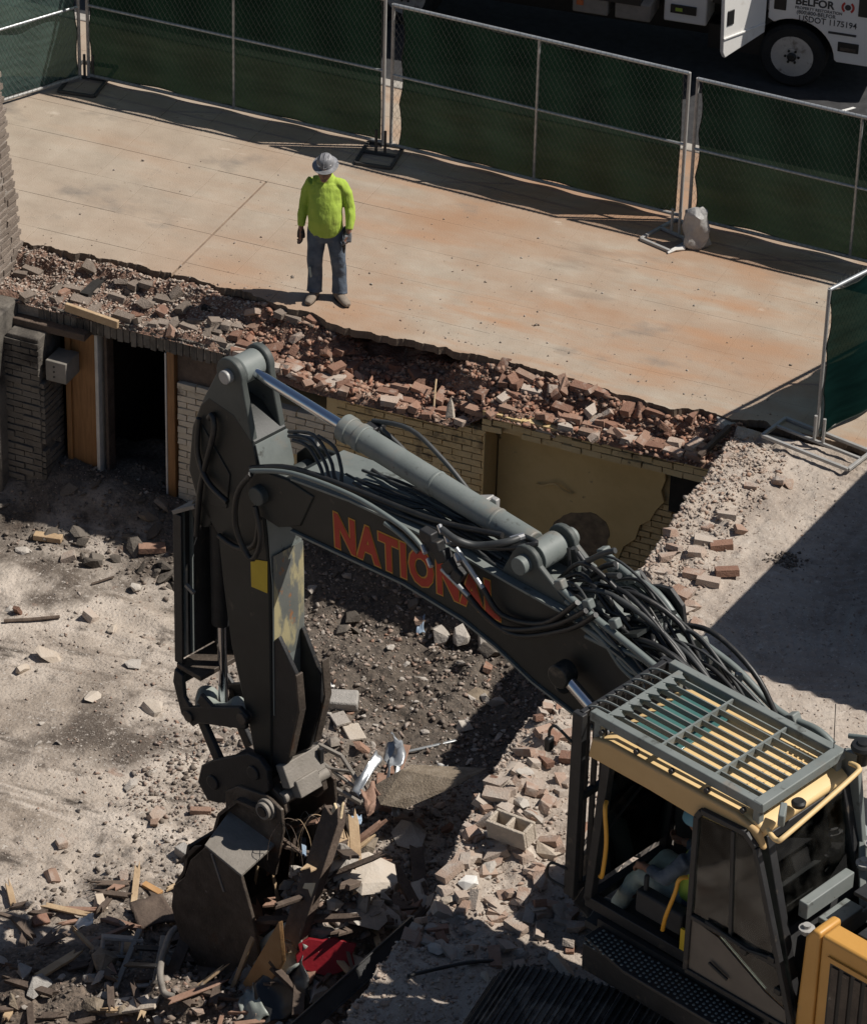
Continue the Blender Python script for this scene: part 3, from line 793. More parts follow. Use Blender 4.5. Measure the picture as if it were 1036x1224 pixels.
# ------------------------------------------------------------------ broken masonry on top of the wall
def zl(x, y):
    x = np.asarray(x, float); y = np.asarray(y, float)
    yf = -.785 + .04 * fbm(x * 1.3, x * 0, 71, 3)
    d = y - yf
    low = np.interp(x, [-4, -.7, -.3, .2, 1.9, 2.2, 5], [-.27, -.29, -.40, -.50, -.50, -.29, -.27])
    h = .92 * sstep(0, .66, d) + .42 * fbm(x * 1.2, y * 2.0, 72, 4)
    h = np.clip(h, 0, 1)
    st = 5.0; h2 = (np.floor(h * st) + sstep(.55, .95, h * st - np.floor(h * st))) / st
    z = low + (-.135 - low) * h2
    void = sstep(.25, .5, x) * sstep(1.85, 1.5, x) * sstep(-.52, -.42, y + .03 * fbm(x * 4, y * 4, 78, 2))
    z = z - .26 * void
    z = z - .14 * sstep(.3, .7, fbm(x * 1.1 + 4, y * 3, 77, 3))
    z = z + .05 * fbm(x * 2.2, y * 9, 79, 3) + .045 * fbm(x * 6, y * 7, 74, 4) + .016 * fbm(x * 17, y * 17, 75, 3)
    fy = front_y(x)
    z = np.minimum(z + .10 * sstep(fy - .22, fy - .05, y), np.where(y > fy - .015, -.105, -.02))
    return np.where(d < 0, np.maximum(z - (-d) * 6, low - .05), z)


broken = tag(grid_mesh('broken_wall', np.arange(-3.7, 4.76, .022), np.arange(-.82, .30, .02), zl, M['core']),
             'broken brick masonry crumbling in steps along the edge of the sidewalk', 'broken wall')
nb = 0
rg = random.Random(19)
for k in range(6):
    x = -3.2 + rg.uniform(0, .2)
    while x < 4.6:
        L = .212 if rg.random() < .62 else .11
        t = (k + .5) / 6
        y = -.76 + .56 * t + .05 * float(fbm(x * 1.6, k * 3.3, 72, 3)) + rg.uniform(-.02, .02)
        z = float(zl(x, y))
        if rg.random() < .42 and z > -.9 and nb < 110:
            key = 'brick' if x > -.7 and rg.random() < .8 else ('brick_old' if x < 0 else 'brick_dusty')
            me = rg.choice(BRICKS[key][1 if rg.random() < .45 else 0])
            rz = (0 if L > .2 else math.pi / 2) + rg.gauss(0, .2)
            link('brick', me, (x, y, z + rg.uniform(-.012, .03)), (rg.gauss(0, .14), rg.gauss(0, .12), rz), (1, 1, 1), broken); nb += 1
        x += L * rg.uniform(.95, 1.5)
for row in range(2):                                             # runs of the old courses still bedded along the front
    x = -.5
    while x < 4.5:
        y = -.745 + .105 * row + .02 * float(fbm(x * 2, row * 5, 91, 2))
        if float(fbm(x * .9 + 3 * row, row * 2.0, 92, 2)) > -.12 and rg.random() < .85:
            link('brick', rg.choice(BRICKS[rg.choice(['brick', 'brick', 'brick_dusty'])][0 if rg.random() < .7 else 1]), (x, y, float(zl(x, y)) + .022), (rg.gauss(0, .035), rg.gauss(0, .03), rg.gauss(0, .05)), (1, 1, 1), broken)
        x += .222
for i in range(70):
    x = rg.choice([rg.uniform(-.65, .75), rg.uniform(-.65, .75), rg.uniform(.9, 4.5), rg.uniform(2.0, 4.5), rg.uniform(2.2, 4.3), rg.uniform(-3, -.6)]); y = rg.uniform(-.80, -.22)
    key = rg.choice(['brick', 'brick', 'brick_dusty']) if x > -.7 else rg.choice(['brick_old', 'brick_old', 'brick'])
    link('brick', rg.choice(BRICKS[key][1]), (x, y, float(zl(x, y)) + .03), (rg.gauss(0, .5), rg.gauss(0, .4), rg.uniform(0, 6.28)), [rg.uniform(.75, 1.05)] * 3, broken)
n = 18000
xy = np.stack([nrng.uniform(-3.6, 4.7, n), -.82 + .70 * nrng.random(n) ** .9], -1)
l_ = xy[:, 0] < -.6
chip_field('masonry_rubble', M['chips_red'], xy[~l_], zl, .012, .11, 5, parent=broken)
chip_field('masonry_rubble', M['chips_pale'], xy[l_], zl, .014, .06, 6, parent=broken)
n = 5000
xy = np.stack([nrng.uniform(-3.6, 4.7, n), -.82 + .62 * nrng.random(n)], -1)
chip_field('masonry_rubble', M['chips_dark'], xy, zl, .012, .05, 8, parent=broken)
for (u, v, zz, L, a, e) in ((795, 470, -.2, .5, 2.2, .2), (735, 470, -.3, .5, .4, .5), (520, 470, -.35, .3, 1.9, .6), (485, 675 - 200, -.5, .25, 1.3, .9), (245, 350, -.16, .5, -.5, .1)):
    p = at(u, v, zz); d = Vector((math.cos(a), math.sin(a), e)).normalized()
    tag(MB().tube([p + d * (t - .5) * L + Vector((0, 0, .05 * math.sin(3 * t))) for t in (0, .25, .5, .75, 1)], .009, 5).build('root_strand', M['wood_raw']), 'thin bent root or wire sticking out of the broken masonry edge', 'root', 'strands sticking out of the broken masonry')
p = at(538, 500, -.44)
tag(link('mortar_shard', hull_mesh('mortar_shard', [(-.05, 0, 0), (.05, .02, 0), (.03, -.03, .02), (-.04, -.03, .03), (-.035, 0, .15), (.03, .01, .16), (0, 0, .25)], M['stone_pale']), p, (0, 0, .4)), 'pale upright mortar shard standing on the yellow end of the brick pier', 'mortar shard')

# ------------------------------------------------------------------ toothed brick pillar of the neighbouring building
pil = MB()
prof = []
zz = -.35
while zz < 3.3:
    yb = -.20 - .40 * max(0, zz) / 2.6 + rnd.uniform(-.02, .02)
    prof.append((zz, yb)); zz += .075
poly = [(-3.316, -1.9, -.35)] + [(-3.316, yb - .03, z) for z, yb in prof] + [(-3.316, -1.9, 3.3)]
pil.prism(poly, (-.7, 0, 0))
pillar = tag(pil.build('brick_pillar', M['mortar'], smooth=None), 'broken weathered brick pillar of the neighbouring building at the left edge', 'brick pillar')
rg = random.Random(23)
for j, (z, yb) in enumerate(prof):
    y = yb + rg.uniform(-.012, .02) - (.035 if j % 2 else 0) + .03
    first = True
    while y > -1.5:
        L = .205
        if y < -1.15 and not first and z < 1: break
        link('brick', rg.choice(BRICKS['brick_old'][0]), (-3.355 + rg.uniform(-.007, .007), y - L / 2, z + .037), (rg.gauss(0, .015), rg.gauss(0, .015), math.pi / 2 + rg.gauss(0, .02)), (1, 1, 1), pillar)
        y -= .215; first = False
        if y < -1.25: break
for i in range(26):
    z = rg.uniform(.05, 3.0)
    y = -.62 - .32 * z / 2.6 + rg.choice([0, 0, -.16]) + rg.gauss(0, .025)
    link('mortar_lump', hull_mesh('mortar_lump', rock_pts(rg, .5, 9), M['mortar_blob']), (-3.298, y, z), (0, math.pi / 2, rg.uniform(-.3, .3)), (rg.uniform(.05, .16), rg.uniform(.03, .05), .05), pillar)

# ================================================================== FENCES
def fence_panel(a, b, h, label, screen='screen', sag=0.0, rails=(.5,), screen_gap=(.10, .10), zb_=.06, post_r=.019, folds=3, seed=1, mesh_side=-1, screen_span=(0.0, 1.0), rail_mat='galv', pitch=.062):
    a = Vector(a); b = Vector(b); L = (b - a).length
    t = thing('chain_link_fence', label, 'fence panel', a, math.atan2(b.y - a.y, b.x - a.x), 'temporary fence panels')
    for x in (0.0, L): MB().cyl((x, 0, zb_ - .03), (x, 0, h), post_r).build('post', M['galv_dull'], t)
    MB().cyl((L / 2, 0, zb_), (L / 2, 0, h), post_r * .85, 10).build('post', M['galv'], t)
    MB().cyl((0, 0, h - .01), (L, 0, h - .01), post_r * 1.1, 12).build('top_rail', M[rail_mat], t)
    MB().cyl((0, 0, zb_), (L, 0, zb_), post_r, 12).build('bottom_rail', M['galv_dull'] if rail_mat == 'galv' else M[rail_mat], t)
    for r_ in rails: MB().cyl((0, 0, zb_ + (h - zb_) * r_), (L, 0, zb_ + (h - zb_) * r_), post_r * .85, 10).build('middle_rail', M['galv'], t)
    w = MB(); H = h - zb_
    for d in (1, -1):                                            # woven wires, zigzag in depth
        x = -H
        while x < L + H:
            pts = []
            x0, x1 = (x, x + H * .62) if d > 0 else (x + H * .62, x)
            s0, s1 = 0.0, 1.0
            dx = x1 - x0
            lo, hi = sorted(((0 - x0) / dx, (L - x0) / dx)); s0 = max(0, lo); s1 = min(1, hi)
            if s1 - s0 > .02:
                w.tube([(x0 + dx * s0, mesh_side * .020 + d * .002, zb_ + H * s0), (x0 + dx * s1, mesh_side * .020 + d * .002, zb_ + H * s1)], .0013, 3, cap=False)
            x += pitch
    x = 0
    while x < L:                                                 # cut wire ends standing proud of the rail
        w.tube([(x, mesh_side * .02, h - .05), (x + .015, mesh_side * .024, h + .035)], .0017, 3, cap=False); x += pitch
    o = w.build('chain_link_mesh', M['wire'], t, smooth=None); o['kind'] = 'stuff'
    nu, nv = 60, 24; P = []
    xa, xb = L * screen_span[0], L * screen_span[1]
    for i in range(nu):
        for j in range(nv):
            s, q = i / (nu - 1), j / (nv - 1)
            edge = .07 * abs(math.sin(s * 0)) + .035 * abs(math.sin(q * math.pi * 3.2))
            x = xa + screen_gap[0] + edge + (xb - xa - screen_gap[0] - screen_gap[1] - edge) * s
            top = h - .015 - sag * math.sin(math.pi * s) - .012 * abs(math.sin(s * 40))
            bot = zb_ - .02 + .03 * abs(math.sin(s * math.pi * 2.5))
            z = bot + (top - bot) * q
            y = -mesh_side * (.022 + .035 * (1 + math.sin(s * 9 * folds + q * 3 + seed)) * .5 + .02 * float(fbm(s * 6, q * 4, seed, 3)))
            P.append((x, y, z))
    sc_ = MB().sheet(P, nu, nv).build('shade_screen', M[screen], t, smooth=60)
    hem = MB()
    for q in (0, nv - 1): hem.tube([P[i * nv + q] for i in range(nu)], .006, 4)
    for i in (0, nu - 1): hem.tube([P[i * nv + q] for q in range(nv)], .006, 4)
    hem.build('hem', M['screen_edge'], sc_)
    return t


C0 = (-4.43, 3.50, 0); C1 = (-.80, 3.44, 0); C1b = (-.70, 3.43, 0); C2 = (2.72, 3.27, 0); C2b = (2.82, 3.265, 0); C3 = (6.45, 3.10, 0)
fence_panel(C0, C1, 1.78, 'screened fence panel in the corner behind the standing worker', sag=.03, seed=1, screen_gap=(-.02, .05))
fence_panel(C1b, C2, 1.74, 'screened fence panel between the worker and the grey plastic sack', sag=.04, seed=5, screen_gap=(.08, .08))
fence_panel(C2b, C3, 1.70, 'screened fence panel standing in front of the white truck cab', sag=.02, seed=9, screen_gap=(.03, .05))
fence_panel((-4.50, 3.42, 0), (-5.9, .88, 0), 1.78, 'chain link fence panel at the left with grey screen behind it', screen='screen_grey', seed=12, mesh_side=1, rail_mat='galv', screen_gap=(-.02, .05))
fence_panel((5.46, -.33, 0), (6.55, 2.35, 0), 1.66, 'dark teal screened fence panel at the right above the rubble corner', screen='screen_teal', seed=15, mesh_side=1, screen_gap=(.0, .0), rails=())


def stand(c, ang, w, d, label, light=False):
    t = thing('fence_stand', label, 'fence stand', c, ang, 'steel fence stands on the ground')
    m_ = M['galv_dull'] if light else M['rust_tube']
    for (p, q) in (((-w / 2, -d / 2), (w / 2, -d / 2)), ((w / 2, -d / 2), (w / 2, d / 2)), ((w / 2, d / 2), (-w / 2, d / 2)), ((-w / 2, d / 2), (-w / 2, -d / 2))):
        MB().beam((p[0], p[1], .018), (q[0], q[1], .018), .034, .034).build('foot_bar', m_, t, bevel=.004)
    for x in (-.05, .05): MB().cyl((x, 0.03, .02), (x, 0.03, .30), .016, 10).build('spigot', m_, t)
    MB().beam((-w / 2, 0.03, .02), (w / 2, 0.03, .02), .03, .03).build('cross_bar', m_, t, bevel=.004)
    return t


stand((-4.43, 3.48, 0), R(8), .42, .78, 'black fence stand in the far corner of the pavement')
stand((-.74, 3.22, 0), R(8), .40, .52, 'black fence stand directly behind the worker')
stand((2.78, 2.90, 0), R(-18), .40, .60, 'fence stand partly under the grey plastic sack', True)
stand((5.50, -.45, 0), R(-14), .98, .42, 'long steel fence stand at the foot of the teal screen', True)

# grey sack tied to the fence foot
sk = thing('plastic_sack', 'crumpled grey plastic sack slumped against the fence post', 'sack', (3.06, 2.80, 0))
P = []
for i in range(13):
    for k in range(18):
        q = i / 12; a = 2 * math.pi * k / 18
        r_ = .155 * (1 - .25 * q) * (1 + .16 * math.sin(3 * a + 5 * q) + .12 * math.sin(5 * a - 7 * q) + .12 * float(fbm(a * 1.5, q * 5, 3, 3)))
        if i == 0: r_ *= .75
        if i == 12: r_ *= .45
        P.append((r_ * math.cos(a) * .95, r_ * math.sin(a) * .7, .44 * q + .03 * math.sin(2 * a) * q))
sb = MB(); sb.add(P, [(i * 18 + k, i * 18 + (k + 1) % 18, (i + 1) * 18 + (k + 1) % 18, (i + 1) * 18 + k) for i in range(12) for k in range(18)] + [tuple(range(17, -1, -1)), tuple(12 * 18 + k for k in range(18))])
sb.build('sack_body', M['plastic_bag'], sk, smooth=40)
MB().tube([(-.08, -.12, .02), (-.15, -.2, .03), (-.2, -.28, .012)], [.03, .022, .012], 6).build('sack_tail', M['white_bit'], sk)

# ================================================================== THE EXCAVATOR (local frame: x forward, y left, z up; origin under the cab's rear left corner)
EO = Vector((8.273, -10.549, 0.0)); EA = R(160)
EF = Vector((math.cos(EA), math.sin(EA), 0)); EL = Vector((-math.sin(EA), math.cos(EA), 0))
exc = thing('excavator', 'grey green tracked excavator with NATIONAL on its boom, reaching into the pit', 'excavator', EO, EA)


def P_(u, v, l):
    q = on_plane(u, v, EO + EL * l, EL) - EO
    return (q.dot(EF), l, q.dot(Vector((0, 0, 1))))


def smooth_path(pts, n=6):
    P = [Vector(p) for p in pts]; out = []
    for i in range(len(P) - 1):
        p0 = P[max(i - 1, 0)]; p1 = P[i]; p2 = P[i + 1]; p3 = P[min(i + 2, len(P) - 1)]
        for k in range(n):
            t = k / n
            out.append(.5 * ((2 * p1) + (p2 - p0) * t + (2 * p0 - 5 * p1 + 4 * p2 - p3) * t * t + (3 * p1 - p0 - 3 * p2 + p3) * t ** 3))
    out.append(P[-1]); return out


BL, BR = -1.15, -1.75
boom_poly = [(6.02, 2.86), (5.86, 2.95), (5.2, 3.04), (4.45, 3.08), (3.9, 3.08), (3.4, 3.06), (2.9, 3.05), (2.3, 2.92), (1.3, 2.52), (.3, 2.02), (-.15, 1.78), (-.25, 1.55), (0, 1.38), (.9, 1.66), (1.8, 1.96), (2.6, 2.16), (3.2, 2.28), (3.6, 2.42), (3.95, 2.50), (4.6, 2.54), (5.2, 2.50), (5.86, 2.46), (6.05, 2.56)]
boom = MB().fz(boom_poly, BL - .012, BR + .012).build('boom', M['machine_shaded'], exc, bevel=.02)
fl = MB()
for z0 in (0, 1):                                               # flange plates top and bottom, slightly wider than the box
    seq = boom_poly[1:10] if z0 == 0 else boom_poly[13:22]
    for (p, q) in zip(seq, seq[1:]):
        fl.beam((p[0], -1.45, p[1] + (.006 if z0 == 0 else -.006)), (q[0], -1.45, q[1] + (.006 if z0 == 0 else -.006)), .62, .02)
fl.build('flange', M['machine'], boom)  # flanges carry the lit tone of the boom's paint
for l in (BL - .018, BR + .018):
    a = [(5.75, 2.55), (6.0, 2.42), (6.22, 2.44), (6.36, 2.58), (6.36, 2.74), (6.22, 2.88), (5.9, 2.93), (5.6, 2.9)]
    MB().fz(a, l - .02, l + .02).build('boom_fork', M['machine_shaded'], boom, bevel=.012)
MB().cyl((6.2, BL + .07, 2.66), (6.2, BR - .07, 2.66), .085, 20).build('pivot_pin', M['machine_half_shaded'], boom, bevel=.01)
for l in (-1.24, -1.66):                                        # ears that carry the arm cylinder
    ear = [(3.66, 3.0)] + [(3.38 + .145 * math.cos(R(a)), 3.27 + .145 * math.sin(R(a))) for a in range(10, 171, 20)] + [(2.75, 2.98)]
    MB().fz(ear, l - .028, l + .028).build('cylinder_ear', M['machine_half_shaded'], boom, bevel=.012)
# lettering on the boom's left side
for key, bold, y, name in (('logo_edge', .030, .0, 'lettering_edge'), ('logo_red', .017, .003, 'lettering')):
    me = text_mesh('NATIONAL', .42, M[key], bold=bold, sx=.78, depth=.003, spacing=1.13)
    mn = min(v.co.x for v in me.vertices); me.transform(Matrix.Translation((-mn if key == 'logo_red' else -mn - .014, 0, 0)))
    o = bpy.data.objects.new(name, me); COL.objects.link(o); o.parent = boom
    o.matrix_basis = basis((5.36, BL - .012 + .002 + y, 2.545), (-1, 0, .078), (0, 0, 1)) @ Matrix(((1, 0, 0, 0), (0, 1, 0, 0), (0, 0, 1, 0), (0, 0, 0, 1)))

# stick
SL, SR = -1.25, -1.64
sb = MB()
body = [(6.40, 3.02), (6.62, 3.20), (6.92, 3.24), (7.02, 3.12), (7.12, 2.86), (7.17, 2.42), (7.08, 2.18), (6.82, 1.93), (6.76, 1.45), (6.67, .89), (6.45, .13), (6.36, -.28), (6.27, -.36), (6.18, -.28), (6.18, .4), (6.20, 1.71), (6.25, 2.19), (6.33, 2.76)]
sb.fz(body, SL, SR)
stick = sb.build('stick', M['machine_shaded'], exc, bevel=.018)
for l in (SL - .035, SR + .035):
    ear = [(6.38, 2.9), (6.50, 3.38)] + [(6.68 + .15 * math.cos(R(a)), 3.54 + .15 * math.sin(R(a))) for a in range(190, -21, -17)] + [(7.0, 3.16), (6.98, 2.9)]
    MB().fz(ear, l - .033, l + .033).build('stick_ear', M['machine_half_shaded'], stick, bevel=.012)
MB().fz([(6.388, 3.0), (6.318, 2.76), (6.236, 2.19), (6.187, 1.71), (6.167, .4), (6.155, .4), (6.175, 1.71), (6.224, 2.19), (6.306, 2.76), (6.376, 3.0)], SL - .012, SR + .012).build('rear_face_plate', M['machine'], stick)
MB().fz([(6.183, 2.0), (6.1725, 1.71), (6.1645, .95), (6.1625, .95), (6.1695, 1.71), (6.1795, 2.0)], SL - .02, SR + .02).build('scraped_strip', M['worn_face'], stick)
MB().fz([(6.66, 2.6), (7.0, 2.95), (7.02, 2.5), (6.9, 2.2), (6.7, 2.25)], SL, SL + .012).build('side_plate', M['machine_shaded'], stick, bevel=.005)
c = [P_(300, 668, SL + .004), P_(320, 671, SL + .004), P_(320, 709, SL + .004), P_(301, 701, SL + .004)]
MB().prism(c, (0, .004, 0)).build('warning_sticker', M['label_yellow'], stick, smooth=None)
for l, poly in ((-1.29, [(6.19, 1.14), (6.12, 1.22), (5.90, .93), (5.86, .60), (5.98, .02), (6.10, -.18), (6.2, -.2)]), (-1.60, [(6.19, 1.10), (6.15, 1.16), (5.93, .78), (5.92, .46), (6.03, 0.0), (6.12, -.18), (6.2, -.2)])):
    MB().fz(poly, l - .022, l + .022).build('wear_plate', M['black_steel'], stick, bevel=.008)
    MB().fz([(5.905, .95), (5.865, .62), (5.98, .06), (5.965, .06), (5.845, .60), (5.885, .95)], l - .04, l + .04).build('wear_edge', M['worn_steel'], stick, bevel=.004)

# arm cylinder over the boom
foot = Vector((3.38, -1.45, 3.27)); eye = Vector((6.68, -1.45, 3.54)); ax = (eye - foot).normalized()
b1 = foot + ax * 2.12
cyl_ = MB().cyl(foot + ax * .12, b1, .106, 28)
barrel = cyl_.build('arm_cylinder', M['machine'], exc, bevel=.012)
for (a_, b_, r_) in ((2.10, 2.19, .117), (1.95, 2.02, .117), (1.15, 1.18, .111), (.5, .53, .111)): MB().cyl(foot + ax * a_, foot + ax * b_, r_, 28).build('gland_ring', M['machine'], barrel, bevel=.008)

MB().cyl(b1, eye - ax * .12, .046, 20).build('piston_rod', M['chrome'], exc, smooth=60)
MB().cyl((eye.x, -1.33, eye.z), (eye.x, -1.57, eye.z), .125, 24).build('rod_eye', M['machine'], exc, bevel=.02)
MB().cyl((eye.x, -1.19, eye.z), (eye.x, -1.70, eye.z), .06, 18).build('rod_pin', M['galv_dull'], exc, bevel=.008)
pin = MB().cyl((foot.x, -1.13, foot.z), (foot.x, -1.77, foot.z), .075, 20)
pin.cyl((foot.x, -1.32, foot.z), (foot.x, -1.58, foot.z), .12, 24)
for l in (-1.36, -1.41, -1.49, -1.54): pin.ring((foot.x, l - .012, foot.z), (foot.x, l + .012, foot.z), .118, .09)
pin.build('cylinder_foot', M['machine'], exc, bevel=.006)
# boom lift cylinders
for l in (-1.02, -1.88):
    a = Vector((.55, l, 1.45)); e = Vector((2.78, l, 2.62)); d = (e - a).normalized()
    MB().cyl(a, a + d * 1.35, .095, 24).build('lift_cylinder', M['machine_shaded'], exc, bevel=.01)
    MB().cyl(a + d * 1.3, e, .05, 18).build('lift_rod', M['chrome'], exc, smooth=60)
    MB().cyl((e.x, l - .07, e.z), (e.x, l + .07, e.z), .10, 20).build('lift_eye', M['machine_shaded'], exc, bevel=.012)

# bucket cylinder with its guard, on the front of the stick
g = MB()
g.span((7.30, -1.22, .42), (7.33, -1.66, 1.95)); g.span((7.22, -1.205, .42), (7.32, -1.225, 1.95)) ; g.span((6.98, -1.655, .42), (7.32, -1.675, 1.95))
guard = g.build('cylinder_guard', M['black_steel'], exc, bevel=.006)
for l in (-1.30, -1.40): MB().span((7.27, l, .45), (7.30, l + .02, 1.93)).build('guard_rib', M['machine'], guard)
MB().fz([(7.33, 1.96), (7.06, 2.14), (7.04, 2.11), (7.31, 1.93)], -1.2, -1.42).build('guard_lid', M['dusty_steel'], guard, bevel=.004)
MB().span((6.98, -1.19, .38), (7.28, -1.68, .43)).build('guard_foot', M['worn_steel'], guard, bevel=.006)
MB().beam((7.15, -1.19, 1.30), (7.05, -1.19, 1.26), .03, .03).build('guard_latch', M['dusty_steel'], guard)
for (a, b, r, mm, nm) in (((7.02, -1.46, 2.0), (7.0, -1.46, .85), .085, 'black_steel', 'bucket_cylinder'), ((7.0, -1.46, .88), (6.98, -1.46, .05), .042, 'chrome', 'bucket_rod')):
    MB().cyl(a, b, r, 22).build(nm, M[mm], exc, bevel=.008 if nm[-1] == 'r' else 0)
MB().cyl((7.02, -1.25, 2.05), (7.02, -1.64, 2.05), .13, 20).build('cylinder_head_boss', M['machine_shaded'], exc, bevel=.015)
# bracket ring round the rod end
br = MB()
for l in (-1.20, -1.70): br.fz([(7.30, .36), (7.32, .22), (7.22, -.08), (7.08, -.14), (6.98, -.05), (7.18, .12), (7.2, .34)], l - .02, l + .02)
br.span((7.27, -1.2, .18), (7.31, -1.7, .36)); br.beam((7.0, -1.2, .2), (6.72, -1.2, .08), .04, .12)
br.build('rod_bracket', M['black_steel'], exc, bevel=.008)
MB().tube(smooth_path([(6.70, -1.40, .16), (6.80, -1.36, .05), (6.95, -1.33, 0), (7.08, -1.35, .02), (7.16, -1.45, .03)], 4), [.10] * 17, 14).build('rod_end_cover', M['sack_grey'], exc, smooth=60)
for l in (-1.20, -1.70):
    MB().fz([(7.22, .0), (7.14, -.12), (6.42, .16), (6.40, .30), (6.50, .36)], l - .022, l + .022).build('rocker_link', M['black_steel'], exc, bevel=.012)
for l in (-1.27, -1.63):
    MB().fz([(7.16, -.02), (7.02, -.06), (6.60, -.66), (6.72, -.72)], l - .025, l + .025).build('push_link', M['black_steel'], exc, bevel=.012)
MB().cyl((7.12, -1.16, -.05), (7.12, -1.74, -.05), .055, 16).build('link_pin', M['worn_steel'], exc, bevel=.006)
MB().cyl((6.46, -1.16, .26), (6.46, -1.74, .26), .055, 16).build('link_pin', M['worn_steel'], exc, bevel=.006)

# quick coupler
for l in (-1.17, -1.73):
    cp = [(6.98, -.66), (6.93, -.46), (6.80, -.34), (6.36, -.04), (6.22, -.02), (6.12, -.10), (6.10, -.30), (6.20, -.44), (6.72, -.76), (6.86, -.80)]
    q = MB().fz(cp, l - .03, l + .03)
    for (f, z) in ((6.28, -.20), (6.78, -.56)): q.cyl((f, l + (.03 if l > -1.4 else -.03), z), (f, l + (.05 if l > -1.4 else -.05), z), .07, 18)
    q.build('coupler_plate', M['black_steel'], exc, bevel=.012)
cc = MB()
cc.box((6.02, -1.45, -.16), (.10, .44, .22), Matrix.Rotation(R(25), 3, 'Y')); cc.box((5.93, -1.42, -.28), (.10, .26, .16), Matrix.Rotation(R(25), 3, 'Y')); cc.cyl((6.0, -1.2, -.36), (6.0, -1.74, -.36), .055, 14)
cc.build('coupler_crossbar', M['dusty_steel'], exc, bevel=.01)
MB().span((5.99, -1.62, -.20), (5.95, -1.66, -.04)).build('coupler_latch', M['black_steel'], exc)
MB().box((6.45, -1.45, -.42), (.5, .52, .05), Matrix.Rotation(R(-32), 3, 'Y')).build('coupler_deck', M['worn_steel'], exc, bevel=.01)

# bucket: two side plates, curled back plate, lip, teeth; the open mouth faces back towards the cab
bl0, bl1 = -.72, -1.98
sidep = [(6.40, -.52), (6.10, -.34), (5.92, -.40), (5.90, -.62), (6.00, -.95), (5.96, -1.35), (5.86, -1.80), (5.90, -2.12), (6.14, -2.34), (6.56, -2.34), (6.86, -2.12), (6.97, -1.80), (6.94, -1.55), (6.80, -1.36), (6.72, -1.05), (6.62, -.78)]
backp0 = [(6.02, -.46), (6.40, -.52), (6.62, -.78), (6.78, -1.05), (6.84, -1.36), (6.94, -1.55), (6.97, -1.80), (6.86, -2.12), (6.56, -2.34), (6.20, -2.36)]
lowp0 = [(6.53, -.90), (6.10, -.98), (5.96, -1.35), (5.86, -1.80), (5.90, -2.12), (6.14, -2.34), (6.56, -2.34), (6.86, -2.12), (6.97, -1.80), (6.94, -1.55), (6.80, -1.38), (6.72, -1.15)]
lowp = [(f - .10, z + .06) for f, z in lowp0]
upp = [(6.60, -.55), (6.45, -.42), (6.10, -.34), (5.92, -.40), (5.90, -.62), (6.0, -1.15), (6.62, -1.15)]
backp = [((f - .10, z + .06) if z < -1.0 else (f, z)) for f, z in backp0]
bk = MB()
for l in (bl0, bl1): bk.fz(lowp, l - .018, l + .018)
for l in (-1.13, -1.77): bk.fz(upp, l - .018, l + .018)
bucket = bk.build('bucket', M['worn_steel'], exc, bevel=.008)
sh = MB()
inner = [(p[0] - .03, p[1] + .03) for p in backp]
for a, b in zip(backp, backp[1:]): sh.beam((a[0], (bl0 + bl1) / 2, a[1]), (b[0], (bl0 + bl1) / 2, b[1]), (abs(bl1 - bl0) if min(a[1], b[1]) < -1.1 else .64) - .036, .03)
sh.build('bucket_shell', M['worn_steel'], bucket)
MB().fz([(6.76, -1.22), (6.87, -1.30), (6.62, -.96), (6.52, -.90)], bl0 - .05, bl0 - .018).build('side_cutter', M['worn_steel'], bucket, bevel=.01)
for (l0_, l1_) in ((bl0 + .017, -1.12), (bl1 - .017, -1.78)):
    MB().prism([(6.44, l0_, -.825), (5.99, l0_, -.905), (6.0, l1_, -.80), (6.56, l1_, -.74)], (0, 0, -.03)).build('dust_shelf', M['dusty_steel'], bucket, bevel=.005)
    MB().beam((6.35, l0_, -.87), (6.20, l0_, -1.2), .02, .02).build('wear_strip', M['dusty_steel'], bucket)
for l in (-1.22, -1.68):
    MB().fz([(6.5, -.62), (6.36, -.42), (6.10, -.30), (5.98, -.34), (5.94, -.48), (6.02, -.6), (6.4, -.66)], l - .03, l + .03).build('bucket_ear', M['worn_steel'], bucket, bevel=.01)
rg_ = MB()
for (f, z, l, ro) in ((6.08, -.46, -1.13 + .03, .10), (6.08, -.46, -1.13 + .07, .08)): rg_.ring((f, l - .02, z), (f, l + .02, z), ro, ro * .6)
rg_.build('pin_collar', M['dusty_steel'], bucket, bevel=.005)
MB().cyl((6.08, -1.03, -.46), (6.08, -1.85, -.46), .05, 16).build('bucket_pin', M['worn_steel'], bucket)
MB().box((5.98, -1.45, -2.29), (.26, 1.44, .05), Matrix.Rotation(R(8), 3, 'Y')).build('cutting_edge', M['worn_steel'], bucket, bevel=.008)
for k in range(5):
    l = bl0 - .12 - k * .30
    MB().prism([(5.9, l - .05, -2.27), (5.9, l + .05, -2.27), (5.9, l + .05, -2.33), (5.9, l - .05, -2.33)], (-.22, 0, -.03)).build('bucket_tooth', M['worn_steel'], bucket, bevel=.012)

# ---- hoses and pipes
def hoses(name, m_, r, *paths, n=7):
    for p in paths: MB().tube(smooth_path(p, 5), r, n).build(name, m_, exc, smooth=60)


